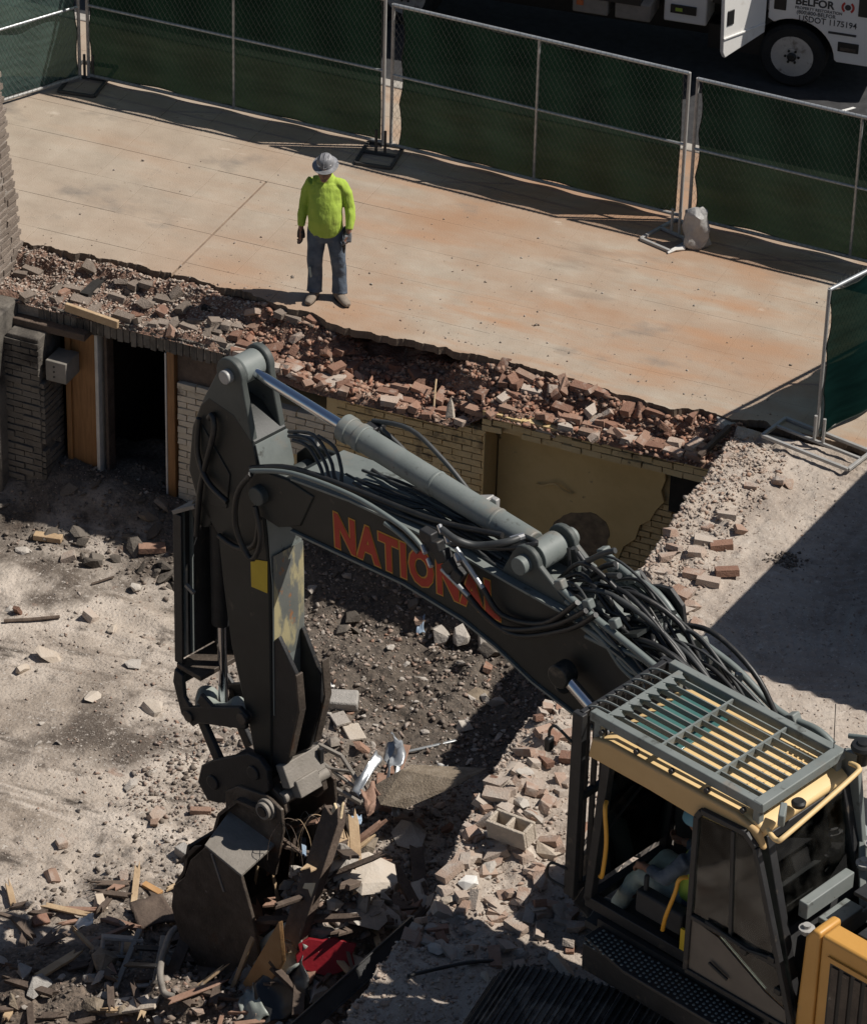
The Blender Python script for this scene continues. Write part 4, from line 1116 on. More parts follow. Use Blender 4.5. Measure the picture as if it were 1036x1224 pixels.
L1 = -1.10
hoses('steel_pipe', M['pipe'], .022, [P_(300, 563, L1), P_(350, 566, L1), P_(420, 592, L1), P_(470, 622, L1), P_(492, 640, L1), P_(505, 655, L1)],
      [P_(460, 625, L1 - .03), P_(480, 640, L1 - .03), P_(500, 660, L1 - .03)])
hoses('hose', M['rubber'], .026, [P_(300, 560, L1 - .05), P_(350, 560, L1 - .05), P_(430, 588, L1 - .1), P_(520, 622, L1 - .15), P_(600, 640, L1 - .2)],
      [P_(300, 567, L1 + .03), P_(284, 590, L1 + .05), P_(282, 630, L1 + .04), P_(300, 668, L1 + .02), P_(312, 645, L1 + .02), P_(305, 605, L1)],
      [P_(238, 500, -1.22), P_(236, 540, -1.2), P_(248, 575, -1.18), P_(272, 600, -1.16)],
      [P_(250, 500, -1.22), P_(254, 497, -1.22), P_(255, 520, -1.2), P_(240, 580, -1.2), P_(235, 640, -1.22)],
      [P_(262, 640, -1.22), P_(285, 655, -1.2), P_(305, 650, -1.2), P_(310, 620, -1.15)],
      [P_(540, 650, L1), P_(600, 655, -1.2), P_(640, 650, -1.3), P_(622, 640, -1.4)])
hoses('hose', M['hose_grey'], .021, [P_(446, 503, -1.62), P_(490, 513, -1.62), P_(530, 550, -1.62), P_(565, 592, -1.62), P_(580, 602, -1.6)],
      [P_(455, 512, -1.58), P_(480, 535, -1.6), P_(500, 560, -1.6), P_(530, 590, -1.62), P_(575, 605, -1.62)],
      [P_(452, 516, -1.56), P_(474, 540, -1.58), P_(505, 572, -1.6), P_(560, 600, -1.62)])
hoses('hose', M['hose_grey'], .016, [P_(345, 516, -1.4), P_(375, 520, -1.4), P_(395, 550, -1.35), P_(402, 575, -1.3), P_(425, 600, -1.25)],
      [P_(345, 521, -1.36), P_(370, 526, -1.36), P_(388, 552, -1.32), P_(398, 580, -1.25), P_(430, 606, -1.2)],
      [P_(350, 526, -1.33), P_(368, 534, -1.33), P_(382, 556, -1.3), P_(395, 584, -1.22), P_(440, 612, -1.2)],
      [P_(380, 521, -1.4), P_(400, 535, -1.4), P_(408, 560, -1.36), P_(412, 585, -1.3), P_(450, 610, -1.25), P_(500, 632, -1.25)],
      [P_(420, 588, -1.3), P_(470, 606, -1.3), P_(530, 628, -1.3), P_(600, 668, -1.3)],
      [P_(425, 596, -1.22), P_(480, 616, -1.22), P_(540, 640, -1.22), P_(590, 672, -1.25)])
MB().tube(smooth_path([P_(352, 523, -1.4), P_(380, 528, -1.4)], 3), .04, 8).build('hose_clamp', M['galv_dull'], exc)
va = MB()
for k in range(5):
    p = Vector(P_(512 + k * 9, 640 + k * 12, L1 + .03)); va.box(p, (.13, .09, .10), Matrix.Rotation(.3 * k, 3, 'Y'))
valve = va.build('valve_block', M['black_steel'], exc, bevel=.012)
for (u, v) in ((525, 628), (533, 640), (505, 652), (512, 668), (545, 662)):
    p = Vector(P_(u, v, L1 + .07)); MB().cyl(p, p + Vector((-.06, .03, -.03)), .022, 10).build('fitting', M['steel_bright'], valve)
p = Vector(P_(578, 600, -1.6)); MB().box(p, (.18, .10, .09), Matrix.Rotation(R(25), 3, 'Y')).box(p + Vector((-.12, 0, .03)), (.06, .05, .12)).build('valve_block', M['galv_dull'], exc, bevel=.01)
p = Vector(P_(448, 512, -1.6)); MB().box(p, (.12, .14, .09)).box(p + Vector((-.09, .02, -.06)), (.12, .07, .08)).build('pipe_bracket', M['black_steel'], exc, bevel=.01)
hoses('hose', M['rubber'], .024, [P_(545, 660, L1 + .04), P_(575, 700, L1 + .03), P_(600, 735, L1), P_(650, 745, L1 - .02), P_(690, 720, L1)],
      [P_(535, 672, L1 + .04), P_(560, 712, L1 + .03), P_(600, 750, L1 + .02), P_(660, 748, L1), P_(700, 730, L1)],
      [P_(540, 690, L1 + .03), P_(580, 735, L1 + .03), P_(620, 760, L1 + .02), P_(680, 752, L1), P_(712, 735, L1)])
for (a, b) in (((545, 655), (577, 703)), ((528, 680), (560, 712))):
    MB().tube([P_(*a, L1 + .06), P_(*b, L1 + .06)], .02, 8).build('steel_pipe', M['galv'], exc, smooth=60)
p = Vector(P_(500, 660, L1)); MB().tube(smooth_path([P_(528, 633, L1 + .08), P_(545, 645, L1 + .1), P_(570, 652, -1.1), P_(605, 648, -1.2), P_(625, 641, -1.34)], 5), .03, 8).build('hose', M['hose_grey'], exc, smooth=60)
MB().tube([P_(610, 646, -1.24), P_(626, 641, -1.34)], .034, 10).build('hose_end', M['steel_bright'], exc)

# pipe bundles down the rear half of the boom
left = [[(664, 697), (690, 722), (760, 778), (820, 828), (870, 868)], [(676, 718), (700, 738), (735, 772), (770, 790), (812, 830)], [(690, 745), (720, 765), (745, 800), (780, 825), (840, 838)], [(700, 760), (730, 775)], [(738, 785), (760, 805), (800, 812), (830, 838)]]
for k, pth in enumerate(left):
    MB().tube(smooth_path([P_(u, v, -1.16 + .0 * k) for u, v in pth], 5), .03 if k == 0 else .022, 8).build('steel_pipe', M['pipe'], exc, smooth=60)
for (u, v) in ((670, 698), (703, 722), (735, 745), (790, 798)):
    p = Vector(P_(u, v, -1.16)); MB().box(p, (.08, .07, .08), Matrix.Rotation(R(28), 3, 'Y')).build('pipe_clamp', M['machine'], exc, bevel=.012)
right = [[(722, 662), (755, 690), (790, 715), (820, 760), (850, 805), (880, 825)], [(728, 678), (760, 705), (800, 740), (830, 790), (862, 812), (905, 850), (960, 880)], [(735, 690), (750, 705)],
         [(838, 768), (880, 800), (930, 850), (975, 872), (995, 890)], [(845, 785), (880, 815), (925, 860), (965, 880)]]
for k, pth in enumerate(right):
    MB().tube(smooth_path([P_(u, v, -1.78) for u, v in pth], 5), (.036, .034, .03, .03, .034)[k], 8).build('steel_pipe', M['pipe'], exc, smooth=60)
for (u, v) in ((722, 660), (732, 676), (757, 690), (838, 768), (868, 800), (948, 858)):
    p = Vector(P_(u, v, -1.78)); MB().box(p, (.08, .09, .08), Matrix.Rotation(R(28), 3, 'Y')).build('pipe_clamp', M['machine'], exc, bevel=.012)
bp_ = [P_(u, v, -1.82) for u, v in ((748, 700), (752, 685), (762, 682), (775, 700), (785, 700), (800, 704), (815, 725), (818, 750), (808, 765), (790, 758), (770, 742), (752, 725))]
MB().prism(bp_, (0, -.04, 0)).build('bracket_plate', M['black_steel'], exc, bevel=.006)
rgh = random.Random(44)
tang = [[(679, 655), (682, 690), (690, 712), (712, 735), (722, 770)], [(685, 655), (694, 675), (716, 705), (720, 750), (760, 790)], [(690, 660), (712, 690), (735, 715), (770, 745), (790, 765)],
        [(695, 700), (720, 690), (750, 720), (765, 745)], [(724, 730), (745, 738), (775, 758), (800, 790), (830, 815)], [(730, 745), (760, 765), (790, 790), (825, 820), (862, 845)],
        [(700, 672), (720, 662), (735, 658)], [(705, 690), (720, 678), (735, 674)], [(700, 705), (715, 690), (740, 688)], [(715, 715), (728, 715), (736, 740), (742, 760)], [(690, 730), (705, 745), (725, 742), (735, 730)], [(765, 745), (785, 757), (795, 750), (792, 738)], [(770, 765), (780, 768), (778, 758), (766, 752)]]
for k, pth in enumerate(tang):
    MB().tube(smooth_path([P_(u, v, -1.45 + rgh.uniform(-.18, .18)) for u, v in pth], 5), rgh.choice((.016, .02, .024)), 7).build('hose', M[rgh.choice(('rubber', 'hose_grey', 'hose_grey'))], exc, smooth=60)
rgh = random.Random(91)
def boomline(t, l, dz):                                         # a point above the rear half of the boom
    f = 3.25 - 2.6 * t
    z = np.interp(f, [.3, 1.3, 2.3, 2.9, 3.4], [2.02, 2.52, 2.96, 3.14, 3.16])
    return (f, l, z + dz)
for k in range(34):
    t0 = rgh.uniform(0, .5); t1 = min(1, t0 + rgh.uniform(.25, .6)); l = rgh.uniform(-1.72, -1.18); l2 = l + rgh.uniform(-.16, .16)
    h = rgh.uniform(.05, .30)
    pts = [boomline(t0, l, .02), boomline(t0 + (t1 - t0) * .3, l + (l2 - l) * .3 + rgh.uniform(-.05, .05), h), boomline(t0 + (t1 - t0) * .7, l + (l2 - l) * .7 + rgh.uniform(-.05, .05), h * rgh.uniform(.6, 1.1)), boomline(t1, l2, .03)]
    MB().tube(smooth_path(pts, 6), rgh.choice((.012, .016, .02, .023)), 7).build('hose', M[rgh.choice(('rubber', 'rubber', 'hose_grey'))], exc, smooth=60)
for k in range(22):
    c = Vector(boomline(rgh.uniform(.05, .95), rgh.uniform(-1.7, -1.2), rgh.uniform(.03, .2)))
    MB().box(c, [rgh.uniform(.03, .07) for _ in range(3)], Matrix.Rotation(rgh.uniform(0, 3), 3, 'Z')).build('fitting', M[rgh.choice(('machine', 'galv_dull', 'black_steel', 'machine', 'pipe'))], exc, bevel=.006)
for k in range(12):                                             # lines clipped along the front half of the boom top
    f0_, f1_ = rgh.uniform(4.9, 5.6), rgh.uniform(3.3, 3.9); l = rgh.uniform(-1.62, -1.2); h = rgh.uniform(.02, .13)
    pts = [(f0_ + (f1_ - f0_) * t, l + rgh.uniform(-.03, .03), float(np.interp(f0_ + (f1_ - f0_) * t, [3.4, 3.9, 4.45, 5.2, 5.86], [3.06, 3.08, 3.08, 3.04, 2.95])) + h * (.4 + rgh.random() * .8)) for t in (0, .2, .4, .6, .8, 1)]
    MB().tube(smooth_path(pts, 5), rgh.choice((.011, .014, .018)), 6).build('hose', M[rgh.choice(('rubber', 'hose_grey'))], exc, smooth=60)
for k in range(7):                                              # bundle of thin lines running back to the body
    o_ = k * 5
    MB().tube(smooth_path([P_(790 + o_, 770 + o_ * .3, -1.40 - k * .03), P_(830 + o_, 806 + o_ * .4, -1.42 - k * .03), P_(880 + o_, 842 + o_ * .4, -1.44 - k * .03), P_(930 + o_, 880 + o_ * .3, -1.46 - k * .03)], 4), .017, 6).build('hose', M['rubber'], exc, smooth=60)
for (u, v, mm) in ((776, 742, 'white_bit'), (757, 752, 'galv_dull'), (712, 700, 'machine'), (708, 712, 'machine'), (720, 720, 'galv_dull'), (742, 740, 'galv_dull')):
    p = Vector(P_(u, v, -1.42)); MB().box(p, (.07, .06, .05), Matrix.Rotation(R(28), 3, 'Y')).build('connector', M[mm], exc, bevel=.01)
MB().cyl(P_(764, 750, -1.40), P_(767, 752, -1.40), .016, 8).build('connector_cap', M['ink_red'], exc)
MB().box(P_(700, 705, -1.5), (.5, .12, .05), Matrix.Rotation(R(25), 3, 'Y')).build('hose_tray', M['machine'], exc, bevel=.01)
MB().box(P_(735, 745, -1.45), (.9, .46, .03), Matrix.Rotation(R(25), 3, 'Y')).build('boom_cover_plate', M['machine_shaded'], exc)
for (u, v) in ((672, 818),): MB().cyl(P_(u, v, -1.165), P_(u + 2, v + 1, -1.14), .07, 16).build('pin_cap', M['machine_shaded'], exc, bevel=.01)

# ---- cab
cab = MB()
cf0, cf1, cl0, cl1, cz0, cz1 = -.42, 1.62, -.02, -.96, 1.62, 3.08
sec = .075
for (f0_, z0_, f1_, z1_) in ((1.60, cz0, 1.48, cz1), (.56, cz0, .56, cz1), (-.40, cz0, .02, cz1)):
    for l in (cl0 - sec / 2, cl1 + sec / 2):
        if f0_ == .56 and l < -.5: continue
        cab.beam((f0_, l, z0_), (f1_, l, z1_), sec, sec)
for l in (cl0 - sec / 2, cl1 + sec / 2):
    cab.beam((-.42, l, cz0), (1.62, l, cz0), sec, .10); cab.beam((0, l, cz1 - .02), (1.5, l, cz1 - .02), sec, .07)
for (f, z) in ((1.60, cz0), (1.49, cz1 - .02), (-.40, cz0), (.02, cz1 - .02)): cab.beam((f, cl0 - .04, z), (f, cl1 + .04, z), sec, .08)
cabo = cab.build('cab', M['black_steel'], exc, bevel=.008)
MB().span((-.42, -.04, 1.36), (1.62, -.94, 1.42)).build('cab_floor', M['cab_inside'], cabo)
MB().span((-.40, -.90, 1.63), (1.5, -.935, 2.25)).build('right_lower_panel', M['cab_inside'], cabo)
MB().fz([(-.40, 1.63), (.5, 1.63), (.5, 2.25), (-.18, 2.25)], -.055, -.025).build('left_lower_panel', M['machine_yellow'], cabo)
MB().fz([(-.39, 1.63), (-.36, 1.63), (-.16, 2.3), (-.19, 2.3)], -.08, -.90).build('rear_lower_panel', M['cab_inside'], cabo)
MB().fz([(-.19, 2.3), (-.175, 2.3), (0, 3.03), (-.015, 3.03)], -.09, -.89).build('rear_window', M['glass_dark'], cabo, smooth=None)
MB().fz([(1.60, 1.75), (1.61, 1.75), (1.50, 3.02), (1.49, 3.02)], -.09, -.89).build('windscreen', M['glass_dark'], cabo, smooth=None)
MB().fz([(-.15, 2.3), (1.5, 2.3), (1.44, 3.0), (.05, 3.0)], -.935, -.928).build('right_window', M['glass_dark'], cabo, smooth=None)
MB().fz([(.0, 2.3), (.52, 2.3), (.52, 3.0), (.1, 3.0)], -.05, -.044).build('left_window', M['glass_dark'], cabo, smooth=None)
roof = MB()
roof.fz([(.0, 3.08), (-.04, 3.16), (.06, 3.22), (1.42, 3.20), (1.56, 3.14), (1.56, 3.08)], .04, -.93)
roof_o = roof.build('cab_roof', M['cream_roof'], cabo, bevel=.03, seg=3)
MB().fz([(1.58, 3.02), (1.55, 3.20), (1.40, 3.235), (.2, 3.235), (-.02, 3.17), (-.08, 3.05), (.3, 2.99), (1.0, 3.02)], .035, .085).build('roof_side', M['cream_shaded'], cabo, bevel=.02, seg=3)
MB().span((.98, -.16, 3.215), (1.42, -.84, 3.225)).build('skylight', M['teal'], roof_o, bevel=.01)
for k in range(4): MB().beam((.06 + k * .1, -.12, 3.222), (.30 + k * .04, -.86, 3.222), .012, .012).build('roof_rib', M['cream_roof'], roof_o)
# roof guard
gz = 3.34
rg0 = MB()
for l in (0.0, -.88): rg0.beam((.02, l, gz), (1.62, l, gz), .07, .08)
rg0.beam((.05, .031, gz + .003), (.05, -.911, gz + .003), .09, .08)
rg0.beam((1.50, .0295, gz - .01), (1.50, -.9095, gz - .01), .05, .07)
for (f, l) in ((0.06, 0), (0.06, -.88), (1.55, 0), (1.55, -.88)): rg0.beam((f, l, 3.0), (f, l, gz - .02), .06, .06)
rguard = rg0.build('roof_guard', M['machine'], exc, bevel=.008)
for f in (.50, 1.0): MB().beam((f, .0, gz - .006), (f, -.88, gz - .006), .018, .06).build('guard_cross_bar', M['machine'], rguard)
for k in range(8):
    l = -.10 - k * .097
    MB().beam((.06, l, gz - .004), (1.50, l, gz - .004), .012, .046).build('guard_slat', M['machine'], rguard)
    MB().prism([(1.50, l - .05, gz + .03), (1.50, l + .05, gz + .03), (1.40, l, gz + .03)], (0, 0, -.012)).build('guard_gusset', M['machine'], rguard)
    MB().tube(smooth_path([(1.52, l, gz), (1.66, l, gz - .01), (1.76, l, gz - .07), (1.80, l, gz - .2)], 4), .009, 6).build('front_finger', M['machine'], rguard)
for k in range(5): MB().cyl((.15 + k * .33, .05, gz - .06), (.15 + k * .33, .08, gz - .06), .022, 10).build('guard_bolt', M['black_steel'], rguard)
# front guard
fg = MB()
for l in (.0, -.97): fg.beam((1.74, l, 1.62), (1.74, l, gz - .05), .06, .10)
for z in (1.66, 2.5, gz - .08): fg.beam((1.74, .0, z), (1.74, -.97, z), .05, .06)
fguard = fg.build('front_guard', M['black_steel'], exc, bevel=.008)
for k in range(9): MB().beam((1.745, -.10 - k * .097, 1.66), (1.745, -.10 - k * .097, gz - .1), .05, .014, up=(0, 1, 0)).build('front_guard_bar', M['black_steel'], fguard)
MB().tube(smooth_path([(1.78, .03, 3.02), (1.92, .05, 3.10), (1.98, .05, 3.04), (1.98, .05, 2.96)], 4), .012, 6).build('mirror_arm', M['black'], fguard)
MB().span((1.95, .02, 2.86), (2.0, .09, 2.98)).build('mirror', M['black'], fguard, bevel=.015)
MB().tube(smooth_path([(1.76, .03, 1.86), (1.90, .06, 1.86), (1.92, .06, 1.72), (1.78, .03, 1.68)], 4), .011, 6).build('grab_loop', M['black'], fguard)
# door swung open against the side of the cab
dp = [(.52, 1.66), (.52, 3.05), (.48, 3.12), (.08, 3.14), (-.02, 3.06), (-.46, 1.72), (-.44, 1.66)]
l0 = .10
dfm = MB()
loop = [(p[0], l0, p[1]) for p in dp]
for a, b in zip(loop, loop[1:] + loop[:1]): dfm.beam(a, b, .045, .05, up=(0, 1, 0))
dfm.beam((.52, l0, 2.16), (-.30, l0, 2.16), .04, .05, up=(0, 1, 0))
dfm.beam((.14, l0, 2.16), (.19, l0, 3.1), .03, .035, up=(0, 1, 0))
dooro = dfm.build('cab_door', M['black_steel'], exc, bevel=.006)
MB().fz([(.5, 1.68), (-.42, 1.68), (-.40, 1.80), (-.2, 1.86), (.25, 2.1), (.5, 2.14)], l0 - .006, l0 + .006).build('door_panel', M['door_paint'], dooro)
MB().fz([(.5, 2.16), (.5, 3.06), (.1, 3.10), (-.02, 3.0), (-.29, 2.16)], l0 - .003, l0 + .003).build('door_glass', M['glass'], dooro, smooth=None)
MB().fz([(.25, 2.12), (-.2, 1.88), (-.38, 1.82), (-.30, 2.14)], l0 - .003, l0 + .003).build('door_glass', M['glass_dark'], dooro, smooth=None)
MB().beam((.30, l0 + .03, 1.86), (.12, l0 + .03, 1.80), .02, .025).build('door_handle', M['black'], dooro, bevel=.006)
MB().tube([(.36, l0 + .02, 2.2), (.2, l0 + .03, 2.19), (-.05, l0 + .03, 2.17), (-.22, l0 + .02, 2.2)], .014, 6).build('door_bar', M['black'], dooro)
for (f, z) in ((-.25, 2.2), (-.33, 1.95), (.0, 2.13)): MB().box((f, l0 + .02, z), (.06, .03, .05)).build('door_latch', M['black'], dooro, bevel=.006)
# handrails, seat, console
hoses('handrail', M['handrail'], .017, [(1.46, -.02, 2.62), (1.43, .03, 2.58), (1.40, .03, 2.3), (1.42, .03, 2.0), (1.48, -.02, 1.92)], [(.66, -.02, 2.36), (.70, .03, 2.34), (.73, .03, 2.2), (.80, .03, 1.95), (.86, -.02, 1.76)])
MB().box((.92, -.5, 1.70), (.5, .48, .14)).box((.69, -.5, 2.02), (.14, .46, .6), Matrix.Rotation(R(-10), 3, 'Y')).box((.90, -.5, 1.52), (.4, .4, .24)).build('operator_seat', M['seat_cloth'], exc, bevel=.035, seg=3)
for l in (-.16, -.84): MB().box((.98, l, 1.80), (.45, .11, .20)).box((1.15, l, 1.95), (.04, .04, .18)).build('console', M['cab_inside'], exc, bevel=.03)
MB().span((.62, -.05, 1.66), (.70, -.028, 1.86)).build('console_sticker', M['label_yellow'], exc)
MB().box((1.35, -.78, 2.5), (.05, .2, .28), Matrix.Rotation(R(15), 3, 'Z')).build('monitor', M['hose_grey'], exc, bevel=.015)
MB().beam((1.5, -.1, 2.3), (1.5, -.55, 2.55), .012, .02).build('wiper', M['black'], exc)

# ---- upper body
up = MB()
up.span((-3.4, .06, 1.05), (1.55, -2.9, 1.30)); up.span((-1.0, -1.0, 1.3), (.2, -1.95, 1.55))
upper = up.build('turntable_deck', M['black_steel'], exc, bevel=.01)
sp = [(1.42, .03), (1.42, .20), (.95, .30), (.1, .30), (-.10, .20), (-.16, .03)]
step = MB().prism([(p[0], p[1], 1.48) for p in sp], (0, 0, .03)).build('side_step', M['black_steel'], exc, bevel=.006)
dots = MB()
for i in range(34):
    for j in range(6):
        f = 1.36 - i * .045; l = .05 + j * .042 + (.02 if i % 2 else 0)
        if l < .28 and f > -.1: dots.lathe([(.013, 0), (.009, .006)], (f, l, 1.511), n=6)
o = dots.build('step_studs', M['machine'], step, smooth=None); o['kind'] = 'stuff'
MB().span((1.45, .02, 1.30), (-.2, -.02, 1.56)).build('cab_skirt', M['black_steel'], exc)
bz = 2.62
MB().fz([(-.46, 1.30), (-.50, bz - .10), (-.56, bz), (-.63, bz), (-.63, 1.30)], .09, -.16).build('front_side_panel', M['machine_yellow'], exc, bevel=.025, seg=3)
eng = MB().fz([(-.642, 1.30), (-.642, bz), (-3.2, bz), (-3.2, 1.30)], .09, -.10).build('side_panel', M['machine_yellow'], exc, bevel=.025, seg=3)
gr = MB()
gr.span((-.74, .088, 1.42), (-1.9, .094, 2.44))
grille = gr.build('grille', M['black'], eng)
for k in range(11):
    MB().span((-.76 - k * .1, .094, 1.45), (-.82 - k * .1, .106, 2.41)).build('grille_rib', M['worn_steel'], grille, bevel=.003)
MB().span((-.72, .092, 2.44), (-1.92, .108, 2.48)).build('grille_lip', M['machine_yellow'], grille)
MB().span((-.80, -.11, 1.3), (-3.1, -.95, bz - .05)).build('tank', M['black_steel'], exc, bevel=.02)
tread = MB().span((-.80, -.115, bz - .045), (-3.1, -.9, bz - .015)).build('tread_plate', M['black_steel'], exc, bevel=.006)
dots = MB()
for i in range(24):
    for j in range(10): dots.lathe([(.016, 0), (.010, .007)], (-.92 - i * .07, -.17 - j * .07, bz - .014), n=6)
o = dots.build('tread_studs', M['machine'], tread, smooth=None); o['kind'] = 'stuff'
MB().span((-.50, -.45, 2.60), (-1.1, -.93, 2.63)).build('tread_plate', M['black_steel'], exc, bevel=.006)
fr = MB()
fr.beam((-.28, -.16, 2.50), (-.28, -.70, 2.50), .08, .14); fr.beam((.04, -1.0, 2.3), (.06, -1.0, gz - .05), .07, .09)
fr.beam((-.40, -.30, 2.36), (-.40, -.62, 2.36), .16, .05)
fr.beam((-.30, -.98, 1.6), (.0, -.98, gz), .05, .12); fr.beam((-.42, -.1, 2.24), (-.42, -.95, 2.24), .07, .14); fr.beam((-.40, -.95, 1.5), (-.40, -.95, 2.3), .08, .08)
fr.beam((-.40, -.5, 1.5), (-.40, -.5, 2.2), .06, .06); fr.beam((-.16, -.98, 2.62), (-.42, -.7, 2.30), .05, .05)
fr.build('rear_frame', M['machine'], exc, bevel=.008)
for (f, l, z) in ((-.28, -.86, 2.5), (-.36, -.12, 2.36), (-.28, -.95, 2.62)):
    MB().lathe([(.04, 0), (.04, .03), (.06, .035), (.06, .05), (.03, .055), (.03, .08)], (f, l, z), n=14).build('mount_bolt', M['galv_dull'], exc)
MB().span((-.5, -.95, 1.3), (-2.6, -2.0, 2.15)).build('engine_bay', M['black_steel'], exc, bevel=.02)
MB().span((-.3, -2.0, 1.3), (-3.0, -2.9, 2.5)).build('right_body', M['machine_yellow'], exc, bevel=.04)
for k in range(6): MB().tube(smooth_path([(-.45, -1.02 - k * .035, 3.0 - k * .04), (-.62, -1.05 - k * .04, 2.75), (-.75, -1.1 - k * .04, 2.4), (-.8, -1.15, 2.1)], 4), .022, 6).build('hose', M['rubber'], exc, smooth=60)
bb = MB(); bb.cyl((-.62, -1.0, 2.22), (-.62, -.82, 2.22), .09, 16); bb.box((-.62, -.8, 2.16), (.22, .03, .26))
bb.build('hinge_bracket', M['machine'], exc, bevel=.012)
hoses('handrail', M['cream_roof'], .02, [(-.05, .03, 3.20), (-.16, .06, 3.18), (-.20, -.02, 3.22), (-.20, -.72, 3.34), (-.18, -.82, 3.36), (-.08, -.85, 3.34)])
MB().lathe([(.04, -.12), (.04, 0), (.085, .005), (.095, .03), (.085, .055), (.05, .06), (.045, .075), (.0, .08)], (-.10, -.97, 3.40), n=20).build('beacon', M['black'], exc, bevel=0)
MB().lathe([(.05, 0), (.055, .03), (.04, .045)], (-.06, -.3, 3.24), n=16).build('roof_vent', M['black'], exc)
MB().tube([(.08, -.86, gz + .04), (.10, -.86, gz + .42)], .004, 4).build('aerial', M['black'], exc)
MB().beam((-.14, .0, 3.30), (-.05, -.14, 3.30), .05, .10).build('lamp_bracket', M['machine'], exc, bevel=.01)
hoses('steel_pipe', M['pipe'], .02, [(.1, -1.06, 3.38), (-.12, -1.12, 3.42), (-.3, -1.16, 3.38), (-.5, -1.18, 3.2)])

# ---- undercarriage, turned along world X
trk = MB()
for yc in (-10.40, -7.95):
    trk.span((6.6, yc - .22, .18), (10.9, yc + .22, .72))
trk.span((7.6, -10.2, .45), (10.2, -8.1, .95)); trk.cyl((8.85, -9.15, .9), (8.85, -9.15, 1.08), .62, 28)
under = trk.build('undercarriage', M['black_steel'], exc, world=True, bevel=.02)
inv = world_of(exc).inverted()
shoe = MB()
shoe.box((0, 0, 0), (.176, .86, .02))
for gx in (-.058, 0, .058): shoe.box((gx, 0, .022), (.014, .86, .026))
shoe_me = shoe.mesh('track_shoe', M['track_steel'])
for yc in (-10.43, -7.95):
    path = []
    xa, xb, zt, zb2, rr = 6.45, 10.75, .86, .07, .395
    Ltop = xb - xa; arc = math.pi * rr; tot = 2 * Ltop + 2 * arc; n = int(tot / .182)
    for i in range(n):
        s = i * tot / n
        if s < Ltop: x, z, a = xa + s, zt + .02 * math.sin(s * 3), 0.0
        elif s < Ltop + arc: t = (s - Ltop) / rr; x, z, a = xb + rr * math.sin(t), .465 + rr * math.cos(t), t
        elif s < 2 * Ltop + arc: t = s - Ltop - arc; x, z, a = xb - t, zb2, math.pi
        else: t = (s - 2 * Ltop - arc) / rr; x, z, a = xa - rr * math.sin(t), .465 - rr * math.cos(t), math.pi + t
        o = link('track_shoe', shoe_me, parent=under)
        o.matrix_basis = inv @ Matrix.Translation((x, yc, z)) @ Matrix.Rotation(a, 4, 'Y')
    for k in range(6):
        MB().cyl((7.2 + k * .65, yc - .2, .25), (7.2 + k * .65, yc + .2, .25), .12, 16).build('track_roller', M['black_steel'], under, world=True)

# ================================================================== THE TRUCK IN THE STREET (local: x forward, y left, z up from the front wheel's contact point)
TA = R(6); TO = Vector((2.65, 7.05, -.15))
truck = thing('box_truck', 'white box truck with its cab door open and dark lettering, parked beyond the fence', 'truck', TO, TA)
arch = [(-.30 - .0, .42), (-.33, .80)]
cp = [(-.30, 2.2), (-.30, .84)] + [(.02 + .47 * math.cos(R(a)), .40 + .47 * math.sin(R(a))) for a in range(122, 4, -9)] + [(.52, .42), (.93, .42), (.98, .6), (.96, 1.1), (.72, 1.9), (.55, 2.2)]
tb = MB().prism([(x, -.02, z) for x, z in cp], (0, .05, 0))
cabt = tb.build('cab_side', M['white_paint'], truck, bevel=.012)
tb = MB().prism([(x, .04, z) for x, z in [(-1.5, .9), (.50, .9), (.52, .45), (.93, .45), (.98, .6), (.96, 1.1), (.72, 1.9), (.55, 2.2), (-1.5, 2.2)]], (0, 1.85, 0))
tb.build('cab_body', M['white_paint'], truck, bevel=.03)
MB().span((-.95, -.018, .92), (-.32, .06, 2.1)).build('door_opening', M['black'], truck)
MB().span((-1.5, -.04, .62), (-1.0, .5, 2.2)).build('rear_cab_panel', M['white_paint'], truck, bevel=.02)
MB().span((-1.42, -.06, .74), (-1.12, -.035, .84)).build('step_recess', M['black'], truck)
MB().span((-1.36, -.065, .77), (-1.28, -.058, .81)).build('marker_sticker', M['hivis'], truck)
MB().span((-1.0, .1, .3), (-.35, .6, .6)).build('step', M['black'], truck)
MB().span((.90, -.04, .30), (1.06, 1.95, .62)).build('bumper', M['white_paint'], truck, bevel=.03)
MB().span((-6.5, .35, .35), (.6, 1.5, .75)).build('chassis', M['black'], truck)
bxm = MB().span((-6.6, -.14, .95), (-1.75, 2.15, 3.3)).build('cargo_box', M['white_paint'], truck, bevel=.02)
MB().span((-6.6, -.15, .80), (-1.75, .2, .945)).build('side_rail', M['black'], truck)
for x in (-2.55, -2.05): MB().span((x, -.13, .60), (x + .42, .3, .82)).build('tool_box', M['dusty_steel'], truck, bevel=.02)
MB().span((-2.50, -.14, .70), (-2.42, -.13, .76)).build('side_marker', M['orange_lamp'], truck)
